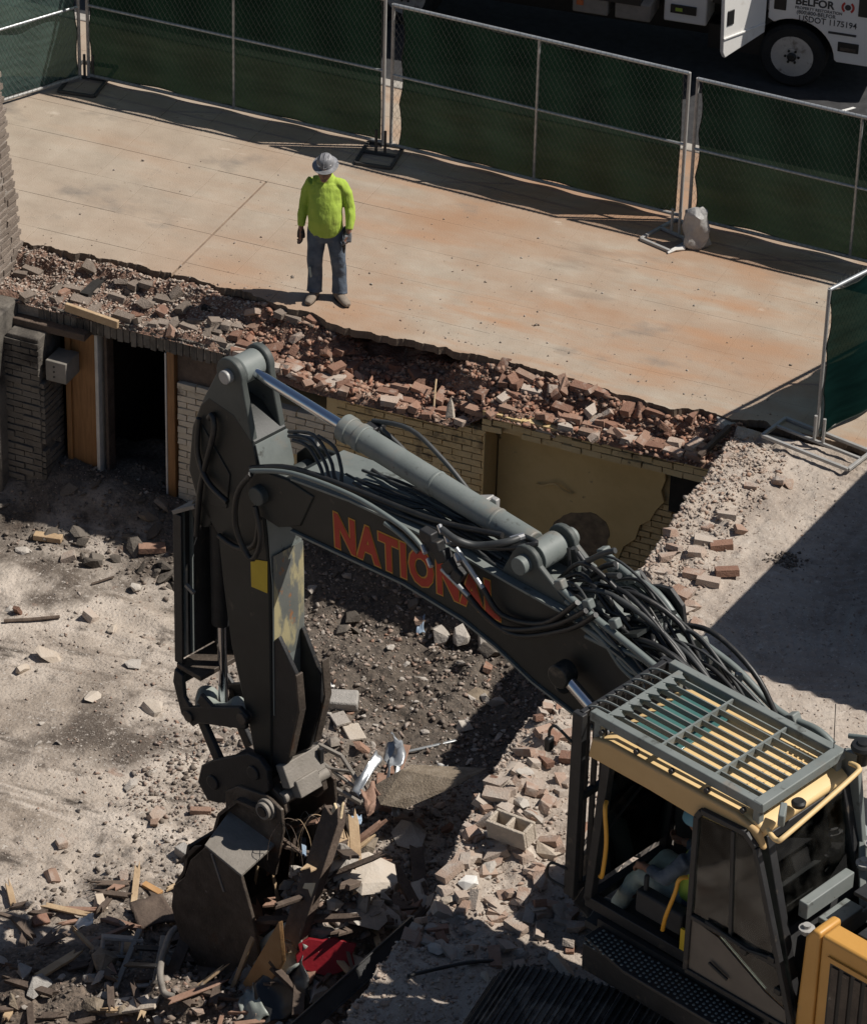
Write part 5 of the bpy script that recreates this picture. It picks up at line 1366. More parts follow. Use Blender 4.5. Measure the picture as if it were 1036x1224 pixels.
# wheels
def wheel(cx, y0, r, w, name='wheel'):
    t = MB(); t.lathe([(r * .62, .03), (r * .66, 0), (r * .9, -.01), (r, .03), (r, w - .03), (r * .9, w + .01), (r * .62, w)], (cx, y0, r), (0, 1, 0), 40, False)
    tw = t.build('wheel', M['tyre'], truck)
    rim = MB(); rim.lathe([(r * .64, .005), (r * .60, .02), (r * .56, .07), (r * .40, .045), (r * .28, .03), (r * .26, .0), (r * .12, .0)], (cx, y0, r), (0, 1, 0), 32)
    ro = rim.build('rim', M['rim_steel'], tw)
    hb = MB(); hb.lathe([(r * .13, .0), (r * .14, -.02), (r * .09, -.035), (r * .05, -.035)], (cx, y0, r), (0, 1, 0), 16)
    hb.build('hub_cap', M['black'], tw)
    for k in range(6):
        a = 2 * math.pi * k / 6
        MB().cyl((cx + r * .20 * math.cos(a), y0 - .012, r + r * .20 * math.sin(a)), (cx + r * .20 * math.cos(a), y0 + .02, r + r * .20 * math.sin(a)), .016, 6).build('wheel_nut', M['black'], tw)
        a += .5
        MB().cyl((cx + r * .48 * math.cos(a), y0 + .046, r + r * .48 * math.sin(a)), (cx + r * .48 * math.cos(a), y0 + .07, r + r * .48 * math.sin(a)), .034, 10).build('hand_hole', M['black'], tw)


wheel(0.0, .02, .385, .24)
wheel(-4.6, .06, .385, .5)
wheel(0.0, 1.62, .385, .24)
MB().prism([(x, .03, z) for x, z in [(-.5, .88)] + [(.02 + .47 * math.cos(R(a)), .40 + .47 * math.sin(R(a))) for a in range(150, 4, -12)] + [(.5, .9)]], (0, .3, 0)).build('wheel_well', M['black'], truck)
# lettering and fittings on the cab side
MB().span((.52, -.03, .56), (.76, -.015, .68)).build('side_lamp', M['black'], truck, bevel=.015)
MB().span((.55, -.036, .58), (.73, -.028, .62)).build('lamp_lens', M['worn_steel'], truck, bevel=.004)
MB().span((.72, -.03, 1.02), (.88, -.012, 1.36)).build('head_lamp', M['black'], truck, bevel=.05)
MB().span((-.24, -.03, .96), (-.10, -.012, 1.28)).build('side_vent', M['black'], truck, bevel=.02)
MB().span((.40, -.028, .765), (.72, -.0195, .79)).build('pin_stripe', M['ink'], truck)
for txt, size, x, z, key, bold in (('USDOT 1175194', .102, .05, .862, 'ink', .001), ('(800)800-BELFOR', .066, .02, .948, 'ink', .0005), ('PROPERTY RESTORATION', .050, .0, 1.005, 'ink', .0005), ('BELFOR', .128, .0, 1.062, 'ink', .004)):
    me = text_mesh(txt, size, M[key], bold=bold, sx=.92 if txt != 'BELFOR' else 1.0, depth=.002)
    o = bpy.data.objects.new('lettering', me); COL.objects.link(o); o.parent = truck
    o.matrix_basis = basis((x, -.0225, z), (1, 0, 0), (0, 0, 1))
em = MB()
for s in (1, -1):
    pts = [(.60 + s * .075 * math.cos(R(a)), -.0225, 1.11 + .075 * math.sin(R(a))) for a in range(-55, 56, 10)]
    pin_ = [(.60 + s * .05 * math.cos(R(a)), -.0225, 1.11 + .05 * math.sin(R(a))) for a in range(55, -56, -10)]
    em.prism(pts + pin_, (0, -.002, 0))
em.build('emblem', M['ink_red'], truck, smooth=None)
MB().lathe([(.035, 0), (.035, .002)], (.60, -.0225, 1.11), (0, -1, 0), 16).build('emblem_dot', M['ink'], truck)
# open door, hinged at its front edge
dr = Matrix.Translation((-.32, -.03, 0)) @ Matrix.Rotation(R(58), 4, 'Z')
dm = MB().prism([(0, 0, .66), (-.62, 0, .52), (-.66, 0, .60), (-.69, 0, 1.3), (-.66, 0, 2.0), (-.1, 0, 2.0), (0, 0, 1.4)], (0, .05, 0))
dm.v = [tuple(dr @ Vector(v)) for v in dm.v]
tdoor = dm.build('cab_door', M['white_paint'], truck, bevel=.012)
for nm, a, b, mk in (('door_crease', (-.67, -.018, .76), (-.02, .0, .785), 'white_paint'), ('door_handle', (-.62, -.012, .92), (-.52, .004, 1.10), 'black'), ('door_window', (-.6, -.004, 1.4), (-.12, .054, 1.92), 'glass_dark')):
    q = MB().span(a, b); q.v = [tuple(dr @ Vector(v)) for v in q.v]; q.build(nm, M[mk], tdoor, bevel=.006)
tag(MB().add([(3.4, 6.62, -.146), (3.47, 6.66, -.146), (3.42, 6.78, -.146), (3.5, 6.9, -.146), (3.46, 6.91, -.146), (3.36, 6.77, -.146), (3.42, 6.68, -.146)], [tuple(range(7))]).build('road_mark', M['paint_line'], smooth=None), kind='structure')

# ================================================================== ADDED BLOCKER: unseen box outside the frame, put there to shade the raised ground
ca = thing('light_blocker', 'blue grey light blocker added out of view to shade the raised ground', 'light blocker', (7.36, -3.50, -.03), R(-8))
MB().span((0, 0, 0), (6.0, 6.0, 2.6)).build('blocker_shell', M['blocker'], ca, bevel=.02)
for k in range(14): MB().span((.3 + k * .4, -.02, .15), (.5 + k * .4, -.002, 2.4)).build('blocker_corrugation', M['blocker'], ca)
for k in range(14): MB().span((-.02, .3 + k * .4, .15), (-.002, .5 + k * .4, 2.4)).build('blocker_corrugation', M['blocker'], ca)

# ================================================================== PEOPLE
def limb(b, pts, n=12, fold=0.0):
    """Loft of rings along joints: pts = [(x,y,z,rx,ry)]"""
    if fold:                                                     # loose cloth: more rings, creased outline
        pts = [tuple(p) if len(p) > 4 else (*p, p[3]) for p in pts]
        pts = [tuple(a + (c - a) * k / 4 for a, c in zip(pts[i], pts[i + 1])) for i in range(len(pts) - 1) for k in range(4)] + [pts[-1]]
        n = 28; fold *= .6
    P = [Vector(p[:3]) for p in pts]; vs = []
    m_ = len(P)
    for i, p in enumerate(P):
        t = (P[min(i + 1, m_ - 1)] - P[max(i - 1, 0)]).normalized()
        ref = Vector((1, 0, 0)) if abs(t.x) < .8 else Vector((0, 0, 1))
        w = t.cross(ref).normalized(); u = w.cross(t)
        rx = pts[i][3]; ry = pts[i][4] if len(pts[i]) > 4 else rx
        for k in range(n):
            a = 2 * math.pi * k / n
            q = 1 + fold * (math.sin(5 * a + .5 * i) + .8 * math.sin(3 * a - .9 * i + 1) + .7 * math.sin(2 * a + 1.7 * i)) if fold else 1
            vs.append(p + u * rx * q * math.cos(a) + w * ry * q * math.sin(a))
    fs = [(i * n + k, i * n + (k + 1) % n, (i + 1) * n + (k + 1) % n, (i + 1) * n + k) for i in range(m_ - 1) for k in range(n)]
    fs += [tuple(range(n - 1, -1, -1)), tuple((m_ - 1) * n + k for k in range(n))]
    b.add(vs, fs)


def blob(b, c, r, n=10):
    c = Vector(c)
    r = r if isinstance(r, tuple) else (r, r, r)
    pts = []
    prof = [(math.sin(math.pi * i / n), -math.cos(math.pi * i / n)) for i in range(1, n)]
    vs = []
    for pr, h in prof: vs += [c + Vector((r[0] * pr * math.cos(2 * math.pi * k / 14), r[1] * pr * math.sin(2 * math.pi * k / 14), r[2] * h)) for k in range(14)]
    m_ = len(prof)
    b.add(vs, [(i * 14 + k, i * 14 + (k + 1) % 14, (i + 1) * 14 + (k + 1) % 14, (i + 1) * 14 + k) for i in range(m_ - 1) for k in range(14)] + [tuple(range(13, -1, -1)), tuple((m_ - 1) * 14 + k for k in range(14))])


def fuse(b, name, material, parent, voxel=.012, smooth=6, wrinkle=0.0):
    o = b.build(name, material, parent, smooth=180)
    r = o.modifiers.new('remesh', 'REMESH'); r.mode = 'VOXEL'; r.voxel_size = voxel; r.use_smooth_shade = True
    s = o.modifiers.new('smooth', 'SMOOTH'); s.factor = .5; s.iterations = smooth
    if wrinkle:
        t = bpy.data.textures.get('folds') or bpy.data.textures.new('folds', 'CLOUDS'); t.noise_scale = .12; t.noise_depth = 1
        d = o.modifiers.new('folds', 'DISPLACE'); d.texture = t; d.strength = wrinkle; d.mid_level = .5; d.texture_coords = 'LOCAL'
    return o


def hand(b, wr, d, out, s=1.0, curl=.5):
    """palm, four fingers and a thumb below the wrist; d = down the hand, out = towards the thumb side"""
    wr = Vector(wr); d = Vector(d).normalized(); out = Vector(out).normalized(); nrm = d.cross(out).normalized()
    limb(b, [(*wr, .026 * s, .020 * s), (*(wr + d * .03 * s), .036 * s, .018 * s), (*(wr + d * .085 * s), .042 * s, .017 * s), (*(wr + d * .10 * s), .038 * s, .014 * s)])
    for k, (o_, L) in enumerate(((.030, .072), (.010, .082), (-.010, .076), (-.029, .060))):
        base = wr + d * .088 * s + out * o_ * s; pts = []
        for i in range(5):
            t = i / 4; a = curl * t * 1.6
            pts.append((*(base + (d * math.sin(1.57 - a * .6) * t * L + nrm * (1 - math.cos(a)) * L * .75) * s), (.0105 - .003 * t) * s))
        limb(b, pts, 8)
    pts = []
    for i in range(4):
        t = i / 3
        pts.append((*(wr + (d * (.028 + .055 * t) + out * (.030 + .030 * t * (1 - .4 * t)) + nrm * .014 * t) * s), (.013 - .003 * t) * s))
    limb(b, pts, 8)


wk_loc = Vector((.02, .13, 0))
wk = thing('person', 'worker in bright yellow shirt, jeans and grey hard hat standing at the sidewalk edge', 'person', wk_loc, R(14))
wk.scale = (.945, .955, .955)                                   # local frame: faces -y, his right hand is at -x
bd = MB()
limb(bd, [(0, .01, .80, .15, .11), (0, .01, .95, .16, .12), (0, .0, 1.10, .155, .115), (0, .01, 1.25, .165, .11), (0, .02, 1.36, .12, .085), (0, .02, 1.44, .055, .05)])
limb(bd, [(0, .02, 1.40, .06), (0, -.01, 1.50, .055), (0, -.05, 1.56, .058)])
blob(bd, (0, -.075, 1.575), (.080, .10, .118))
blob(bd, (0, -.155, 1.535), (.018, .025, .022))                  # nose
blob(bd, (-.076, -.06, 1.57), (.012, .02, .03)); blob(bd, (.076, -.06, 1.57), (.012, .02, .03))
blob(bd, (0, -.125, 1.485), (.04, .04, .03))                     # chin
arms = {-1: [(-.155, .02, 1.375, .052), (-.205, .03, 1.27, .05), (-.235, .03, 1.11, .044), (-.255, .0, .98, .038), (-.262, -.03, .86, .030), (-.262, -.035, .82, .026)],
        1: [(.155, .02, 1.375, .052), (.215, .03, 1.27, .05), (.255, .02, 1.11, .044), (.272, -.03, 1.0, .038), (.268, -.08, .90, .030), (.265, -.09, .86, .026)]}
for s in (-1, 1): limb(bd, arms[s])
hand(bd, (-.262, -.035, .82), (.05, -.12, -1), (.55, -.8, 0), .98, .8)
hand(bd, (.265, -.09, .86), (-.1, -.25, -1), (-.6, -.8, 0), .98, 1.0)
legs = {-1: [(-.085, .0, .86, .10), (-.10, -.01, .70, .092), (-.11, -.02, .48, .062), (-.112, .01, .30, .055), (-.115, .0, .10, .045)],
        1: [(.085, .0, .86, .10), (.115, .0, .70, .092), (.14, .0, .48, .062), (.15, .03, .30, .055), (.155, .02, .10, .045)]}
for s in (-1, 1): limb(bd, legs[s])
fuse(bd, 'body', M['skin'], wk, .0085, 3)
sh = MB()
limb(sh, [(0, .0, .83, .178, .145), (0, -.012, .87, .186, .152), (0, -.028, 1.00, .186, .166), (0, -.022, 1.12, .182, .158), (0, -.0, 1.25, .182, .140), (0, .01, 1.34, .172, .118), (0, .02, 1.405, .120, .098), (0, .012, 1.462, .078, .076), (0, .008, 1.485, .070, .070)], 18, .026)
for s in (-1, 1):
    a = arms[s]
    limb(sh, [(s * .09, .02, 1.385, .062)] + [(p[0], p[1], p[2], r) for p, r in zip(a[:5], (.066, .064, .058, .053, .040))], 14, .05)
fuse(sh, 'shirt', M['hivis'], wk, .0085, 3, .006)
jn = MB()
for s in (-1, 1): limb(jn, [(s * .08, .055, .90, .09), (s * .085, .05, .80, .095), (s * .09, .02, .70, .09)])
limb(jn, [(0, .01, .72, .17, .12), (0, .0, .82, .185, .15), (0, .0, .90, .185, .15)], 16)
for s in (-1, 1):
    l = legs[s]
    limb(jn, [(p[0], p[1], p[2], r) for p, r in zip(l, (.106, .102, .084, .078, .082))] + [(l[4][0], l[4][1] - .01, .07, .088)], 14, .035)
fuse(jn, 'jeans', M['jeans'], wk, .0095, 2, .014)
for s, (x, y, rot) in ((-1, (-.118, -.03, -8)), (1, (.165, -.02, 38))):
    bt = MB()
    limb(bt, [(0, .06, .05, .05), (0, .03, .11, .052), (0, .03, .16, .052)], 12)
    limb(bt, [(0, .10, .045, .042, .04), (0, .03, .05, .050, .05), (0, -.08, .045, .054, .045), (0, -.16, .038, .050, .036), (0, -.20, .034, .034, .026)], 14)
    bt.v = [tuple(Matrix.Rotation(R(rot), 3, 'Z') @ Vector(v) + Vector((x, y, 0))) for v in bt.v]
    bo = fuse(bt, 'boot', M['boot'], wk, .010, 3)
    sl_ = MB(); sl_.prism([(0 + .048 * math.cos(a) * (1 + .12 * math.sin(a)), -.05 + .155 * math.sin(a), .0) for a in [2 * math.pi * k / 16 for k in range(16)]], (0, 0, .022))
    sl_.v = [tuple(Matrix.Rotation(R(rot), 3, 'Z') @ Vector(v) + Vector((x, y, 0))) for v in sl_.v]
    sl_.build('sole', M['rubber'], bo)
for s, wr, d, out, mk in ((-1, (-.263, -.03, .835), (.05, -.12, -1), (.55, -.8, 0), 'glove_dark'), (1, (.266, -.085, .875), (-.1, -.25, -1), (-.6, -.8, 0), 'glove')):
    gl_ = MB(); hand(gl_, wr, d, out, 1.14, .8 if s < 0 else 1.0); fuse(gl_, 'glove', M[mk], wk, .0075, 2)
# full brim hard hat, tipped forward
hat = MB()
tilt = Matrix.Translation((0, -.055, 1.625)) @ Matrix.Rotation(R(14), 4, 'X') @ Matrix.Scale(.82, 4)
prof = [(.178, -.005), (.182, .004), (.150, .014), (.122, .022), (.120, .05), (.112, .09), (.092, .125), (.06, .146), (.02, .154), (.0, .155)]
hat.lathe(prof, (0, 0, 0), n=32)
for x in (-.055, 0, .055): hat.tube([(x, .118 * math.cos(R(a)) * (1 - abs(x) * 3), .03 + .126 * math.sin(R(a)) * (1 - abs(x) * 1.2)) for a in range(5, 176, 17)], .011, 6)
hat.v = [tuple(tilt @ Vector((v[0] * .94, v[1] * 1.06, v[2]))) for v in hat.v]
ho = hat.build('hard_hat', M['hat_grey'], wk, smooth=60)
st_ = MB()
for (x, y, z, r) in ((-.06, -.095, .07, .022), (.02, -.11, .06, .02), (.075, -.07, .08, .018), (-.09, -.02, .085, .02)): st_ = MB(); st_.lathe([(r, 0), (r, .003)], tilt @ Vector((x, y, z)), (x, y, .05), 10); st_.build('sticker', M['white_bit'], ho)
bel = MB()
bel.box((.205, .0, .80), (.035, .05, .13)); bel.tube([(.21, -.02, .9), (.225, -.05, .80), (.215, -.05, .66), (.205, -.03, .58)], .012, 6); bel.box((.225, -.08, .74), (.03, .03, .12), Matrix.Rotation(.3, 3, 'Y'))
bel.build('tool_pouch', M['black'], wk, bevel=.006)
MB().tube([(-.15, -.108, .42), (-.145, -.112, .36), (-.135, -.108, .30)], .012, 6).build('knee_tear', M['trousers_pale'], wk)

# the operator, seated in the cab
op = thing('person', 'seated excavator operator in pale trousers and hi-vis vest beside the cab door pillar', 'person', EO + EF * .96 - EL * .5 + Vector((0, 0, 1.78)), EA)
ob = MB()
limb(ob, [(-.05, 0, .0, .13, .17), (-.08, 0, .25, .12, .17), (-.08, 0, .45, .10, .17), (-.06, 0, .52, .06)], 14)
limb(ob, [(-.06, 0, .50, .05), (-.02, 0, .62, .055)]); blob(ob, (.0, 0, .68), (.095, .078, .115)); blob(ob, (.095, 0, .66), (.02, .016, .02))
for s in (-1, 1):
    limb(ob, [(-.05, s * .19, .44, .05), (.08, s * .26, .24, .045), (.30, s * .22, .20, .035)]); hand(ob, (.30, s * .22, .20), (1, 0, -.2), (0, -s, .3), .95, 1.2)
    limb(ob, [(0, s * .09, .02, .085), (.40, s * .13, .03, .065), (.46, s * .13, -.10, .055), (.60, s * .13, -.40, .045)])
fuse(ob, 'body', M['skin'], op, .0095, 3)
ov = MB()
limb(ov, [(-.05, 0, .0, .15, .19), (-.08, 0, .25, .14, .19), (-.08, 0, .44, .12, .19), (-.06, 0, .52, .08, .09)], 14)
for s in (-1, 1): limb(ov, [(-.05, s * .17, .44, .07), (.08, s * .26, .24, .062), (.26, s * .22, .20, .05)])
fuse(ov, 'work_shirt', M['jeans'], op, .013, 4, .015)
ov = MB()
limb(ov, [(-.05, 0, .06, .165, .195), (-.08, 0, .25, .155, .195), (-.08, 0, .42, .135, .185)], 14)
fuse(ov, 'hi_vis_vest', M['hivis'], op, .013, 4, .01)
ot = MB()
for s in (-1, 1): limb(ot, [(-.02, s * .09, .03, .105), (.40, s * .13, .035, .085), (.48, s * .13, -.10, .075), (.61, s * .13, -.36, .068)])
fuse(ot, 'trousers', M['trousers_pale'], op, .013, 3, .02)
for s in (-1, 1):
    q = MB(); limb(q, [(.58, s * .13, -.40, .05), (.64, s * .13, -.41, .05), (.80, s * .13, -.43, .04)]); fuse(q, 'boot', M['rubber'], op, .012, 3)
MB().lathe([(.13, 0), (.125, .02), (.118, .05), (.09, .10), (.04, .125), (0, .13)], (0, 0, .70), n=24).build('hard_hat', M['hat_blue'], op, smooth=60)
MB().tube([(-.02, -.14, .50), (.06, -.10, .30), (.06, .12, .06)], .022, 6).build('seat_belt', M['ink_red'], op)

# ================================================================== LOOSE MATERIAL
rg = random.Random(101)
ROCK = [hull_mesh('stone', rock_pts(rg, rg.uniform(.5, .8), 13), M['stone']) for _ in range(10)]
DARK = [hull_mesh('stone', rock_pts(rg, rg.uniform(.45, .8), 13), M['stone_shaded']) for _ in range(6)]
PALE = [hull_mesh('stone', rock_pts(rg, .45, 11), M['stone_pale']) for _ in range(4)]


def keep_pit(xy):
    return xy[(xy[:, 0] < bank_edge(xy[:, 1]) - .03)]


# small stuff nobody could count
n = 30000
xy = np.stack([nrng.uniform(-4.2, 4.7, n), nrng.uniform(-10.2, -.45, n)], -1)
d = fbm(xy[:, 0] * .8, xy[:, 1] * .8, 81, 4) + .35 * fbm(xy[:, 0] * 3, xy[:, 1] * 3, 82, 3) + .5 * sstep(.0, 2.0, xy[:, 0]) + .4 * sstep(-2.2, -1.2, xy[:, 1]) - .12
xy = keep_pit(xy[d > nrng.uniform(-.5, .55, n)])
chip_field('gravel', M['chips'], xy, zf, .009, .06, 2)
n = 22000
xy = np.stack([nrng.uniform(-3.6, 4.7, n), nrng.uniform(-9.5, -.5, n)], -1)
d = fbm(xy[:, 0] * 1.1, xy[:, 1] * 1.1, 84, 4) + .7 * sstep(-2.6, -1.2, xy[:, 1]) - 1.0 * sstep(1.0, -.2, xy[:, 0]) * sstep(-1.5, -2.3, xy[:, 1]) + .1
xy = keep_pit(xy[d > nrng.uniform(-.4, .8, n)])
chip_field('soil_clods', M['chips_dark'], xy, zf, .016, .085, 3, flat=.75)
n = 6500
xy = keep_pit(np.stack([nrng.normal(3.5, .65, n), nrng.normal(-7.3, .9, n)], -1))
chip_field('debris', M['chips'], xy, zf, .03, .15, 4)
n = 14000
y = nrng.uniform(-12, -.5, n); x = bank_edge(y) + .62 * nrng.random(n) ** 1.7 * (1 + 1.5 * (y < -5)) + .01
chip_field('brick_rubble', M['chips_pale'], np.stack([x, y], -1), zb, .009, .075, 7)
n = 6000
y = nrng.uniform(-11, -.6, n); x = nrng.uniform(5.0, 8.3, n)
chip_field('grit', M['chips'], np.stack([x, y], -1), zb, .008, .035, 9)
n = 420
xy = np.stack([nrng.uniform(-3.2, 5.0, n), -.1 + 2.6 * nrng.random(n) ** 2.6], -1)
chip_field('sidewalk_grit', M['chips'], xy, lambda x, y: x * 0 + .002, .008, .04, 10)

n = 9000
xy = keep_pit(np.stack([nrng.uniform(.3, 4.6, n), nrng.uniform(-5.4, -.9, n)], -1))
chip_field('gravel', M['chips'], xy, zf, .012, .085, 12)
# stones in the pit one can pick out
cnt = 0
while cnt < 170:
    x, y = rg.uniform(-3.6, 4.5), rg.uniform(-9.6, -.7)
    if x > float(bank_edge(y)) - .1: continue
    if rg.random() > .35 + .65 * float(sstep(-.5, 2.2, x)): continue
    s = .055 * (3.6 ** (rg.random() ** 1.6)); 
    o = link('stone', rg.choice(ROCK), (x, y, float(zf(x, y)) + s * .16), (rg.gauss(0, .4), rg.gauss(0, .4), rg.uniform(0, 6.28)), (s * rg.uniform(.9, 1.6), s, s * rg.uniform(.7, 1.1)))
    tag(o, 'loose grey brown stone lying on the pit floor dirt', 'stone', 'loose stones on the pit floor'); cnt += 1
cnt = 0
while cnt < 70:
    x, y = rg.uniform(-2.5, 4.4), rg.uniform(-9.2, -1.0)
    if x > float(bank_edge(y)) - .1 or rg.random() > .3 + .7 * float(sstep(-.5, 2.5, x)): continue
    o = link('broken_brick', rg.choice(BRICKS[rg.choice(['brick', 'brick_dusty'])][1]), (x, y, float(zf(x, y)) + .025), (rg.gauss(0, .35), rg.gauss(0, .3), rg.uniform(0, 6.28)), [rg.uniform(.6, 1.1)] * 3)
    tag(o, 'broken red brick half buried in the pit floor dirt', 'brick', 'broken bricks on the pit floor'); cnt += 1
cnt = 0
while cnt < 150:
    y = rg.uniform(-9.2, -5.2); x = float(bank_edge(y)) + .04 + 1.25 * rg.random() ** 1.3
    key = rg.choice(['brick_dusty'] * 7 + ['brick'])
    o = link('broken_brick', rg.choice(BRICKS[key][rg.choice([0, 1, 1])]), (x, y, float(zb(x, y)) + rg.uniform(.01, .05)), (rg.gauss(0, .3), rg.gauss(0, .3), rg.uniform(0, 6.28)), [rg.uniform(.65, 1.1)] * 3)
    tag(o, 'dusty broken brick in the rubble strip between pit edge and excavator cab', 'brick', 'bricks in the rubble beside the cab'); cnt += 1
cnt = 0
while cnt < 26:
    y = rg.uniform(-5.0, -.9); x = float(bank_edge(y)) + .08 + .75 * rg.random() ** 1.4
    o = link('broken_brick', rg.choice(BRICKS['brick_dusty'][rg.choice([0, 1, 1])]), (x, y, float(zb(x, y)) + rg.uniform(.0, .03)), (rg.gauss(0, .2), rg.gauss(0, .2), rg.uniform(0, 6.28)), [rg.uniform(.6, 1.05)] * 3)
    tag(o, 'small dusty brick fragment on the pale ground above the yellow wall', 'brick', 'brick fragments on the raised ground'); cnt += 1
for k in range(28):
    y = rg.uniform(-9.4, -5.4); x = float(bank_edge(y)) + .05 + 1.2 * rg.random()
    s = rg.uniform(.10, .2)
    tag(link('mortar_lump', rg.choice(ROCK + PALE), (x, y, float(zb(x, y)) + s * .15), (rg.gauss(0, .3), rg.gauss(0, .3), rg.uniform(0, 6.28)), (s * 1.3, s, s * .8)), 'pale lump of mortar in the brick rubble beside the cab', 'mortar lump', 'mortar lumps in the brick rubble')

# laid bricks of the old wall top, exposed in the raised ground
for i, (u, v, a, key) in enumerate(((842, 650, 18, 'brick_dusty'), (836, 664, 14, 'brick_dusty'), (862, 655, 25, 'brick'), (830, 690, 8, 'brick_dusty'), (846, 698, 10, 'brick_dusty'), (822, 712, 75, 'brick_dusty'), (806, 712, 70, 'brick'), (832, 728, 6, 'brick_dusty'), (868, 686, 30, 'brick'), (815, 735, 4, 'brick_dusty'))):
    p = onbank(u, v)
    tag(link('brick', BRICKS[key][i % 2][i % 5], p + Vector((0, 0, .03)), (rg.gauss(0, .08), rg.gauss(0, .08), R(a)), (1.05, 1.05, 1)), 'dusty brick of the old wall top showing beside the hydraulic pipes', 'brick', 'old wall top bricks beside the pipes')


def rock_at(u, v, s, label, m_='stone_pale', flat=.45, rz=None, fn=onpit, name='stone', n=14, lift=.12):
    p = fn(u, v)
    me = hull_mesh(name, rock_pts(rg, flat, n), M[m_])
    return tag(link(name, me, p + Vector((0, 0, s * lift)), (rg.gauss(0, .15), rg.gauss(0, .15), rg.uniform(0, 6.28) if rz is None else rz), (s * 1.2, s, s)), label, 'stone')


rock_at(60, 787, .26, 'large pale cracked stone lying left of a smaller dark fragment', rz=.3)
rock_at(25, 802, .22, 'flat pale stone below and left of the large cracked stone')
rock_at(184, 848, .27, 'orange tinged pale stone left of the stick cylinder')
rock_at(110, 835, .19, 'rounded beige stone with a dark hollow in open dirt')
rock_at(135, 752, .14, 'small oval pale pink stone on smooth dirt below the wall shadow')
rock_at(28, 660, .17, 'dark rounded stone at the wall shadow line on the left', 'stone')
rock_at(15, 730, .16, 'brown stone leaning in gravel at the left frame edge', 'stone')
rock_at(160, 795, .22, 'flat green grey stone slab left of the stick', 'stone', .25)
rock_at(396, 822, .11, 'small white stone right of the stick', 'white_bit', .8)
rock_at(556, 872, .17, 'upright grey stone on the slope below the boom', 'stone', 1.1)
for u, v, lab in ((525, 768, 'dark upright cobble under the boom, left of two others'), (550, 768, 'tall grey cobble standing under the boom between two others'), (577, 772, 'wide pale cobble under the boom, right of two others')):
    rock_at(u, v, .24, lab, 'stone', 1.0, name='cobble', lift=.3)
rock_at(568, 835, .24, 'brown chunk of masonry on the slope under the boom', 'slab_brown', .7, name='masonry_chunk')
rock_at(593, 842, .17, 'grey angular rock beside the brown masonry chunk', 'stone', .7)
rock_at(28, 1165, .20, 'grey angular rock in the bottom left debris', 'cmu', .8)
rock_at(108, 1172, .14, 'small grey block fragment beside the bottom left rock', 'cmu', .9)
rock_at(120, 1082, .20, 'pale tan block fragment above the hollow concrete block', 'stone_pale', .8)
rock_at(98, 1084, .22, 'flat grey shard beside the pale tan fragment', 'stone', .3)
rock_at(432, 1065, .62, 'big pale smooth slab fragment in the debris pile', 'stone_pale', .22, rz=.8, lift=.3)
rock_at(435, 1070, .22, 'dark stone resting on the big pale slab', 'stone', .6, lift=1.0)
rock_at(505, 980, .95, 'mud caked slab of concrete tilted against the rubble bank', 'slab_brown', .28, rz=.3, n=18, name='concrete_slab', lift=.5)
rock_at(655, 1020, .24, 'white angular lump of mortar beside the cab', 'stone_pale', .6, fn=onbank)
rock_at(560, 1058, .17, 'white stone at the bottom of the brick rubble', 'white_bit', .6, fn=onbank)


def cmu(p, rot, label, m_='cmu', L=.40, W=.195, H=.19, scale=1.0):
    t = thing('concrete_block', label, 'concrete block', p)
    t.rotation_euler = rot; t.scale = (scale,) * 3
    b = MB(); w = .032
    for y in (-W / 2 + w / 2, W / 2 - w / 2): b.span((-L / 2, y - w / 2, 0), (L / 2, y + w / 2, H))
    for x in (-L / 2 + w / 2, 0, L / 2 - w / 2): b.span((x - w / 2, -W / 2 + w + .001, 0.001), (x + w / 2, W / 2 - w - .001, H - .001))
    b.build('block_body', M[m_], t, bevel=.008)
    return t


p = onpit(145, 1142); cmu(p + Vector((0, 0, .12)), (R(62), R(8), R(28)), 'grey hollow concrete block with two open cells in the bottom left debris', scale=.92)
p = onbank(612, 1008); cmu(p + Vector((0, 0, .06)), (R(8), R(-4), R(-12)), 'dusty tan hollow concrete block on the brick rubble', 'cmu_dusty', scale=.95)
p = onpit(410, 845); tag(MB().box(p + Vector((0, 0, .08)), (.30, .20, .12), Matrix.Rotation(.35, 3, 'Z') @ Matrix.Rotation(.2, 3, 'X')).build('concrete_chunk', M['cmu'], bevel=.02), 'squared grey concrete chunk above the splayed flat plank', 'concrete chunk')


def plank(a, b, w, h, label, m_='wood_raw', name='plank', up=(0, 0, 1), bev=.006, cat=None, split=0):
    a = Vector(a); b = Vector(b); d = b - a; L = d.length
    t = MB()
    if split:                                                   # splintered ends
        dx = d.normalized(); up = Vector(up); sx = dx.cross(up).normalized(); uz = sx.cross(dx)
        poly = [a - sx * w / 2, a + dx * .02 + sx * 0, a - dx * .03 + sx * w / 2, b + sx * w / 2 - dx * .05, b + sx * w * .2 + dx * .08, b - dx * .02, b - sx * w / 2 + dx * .03]
        t.prism([p - uz * h / 2 for p in poly], uz * h)
    else: t.beam(a, b, w, h, up)
    return tag(t.build(name, M[m_], bevel=bev), label, cat or name)


def pp(u, v, dz): return onpit(u, v) + Vector((0, 0, dz))


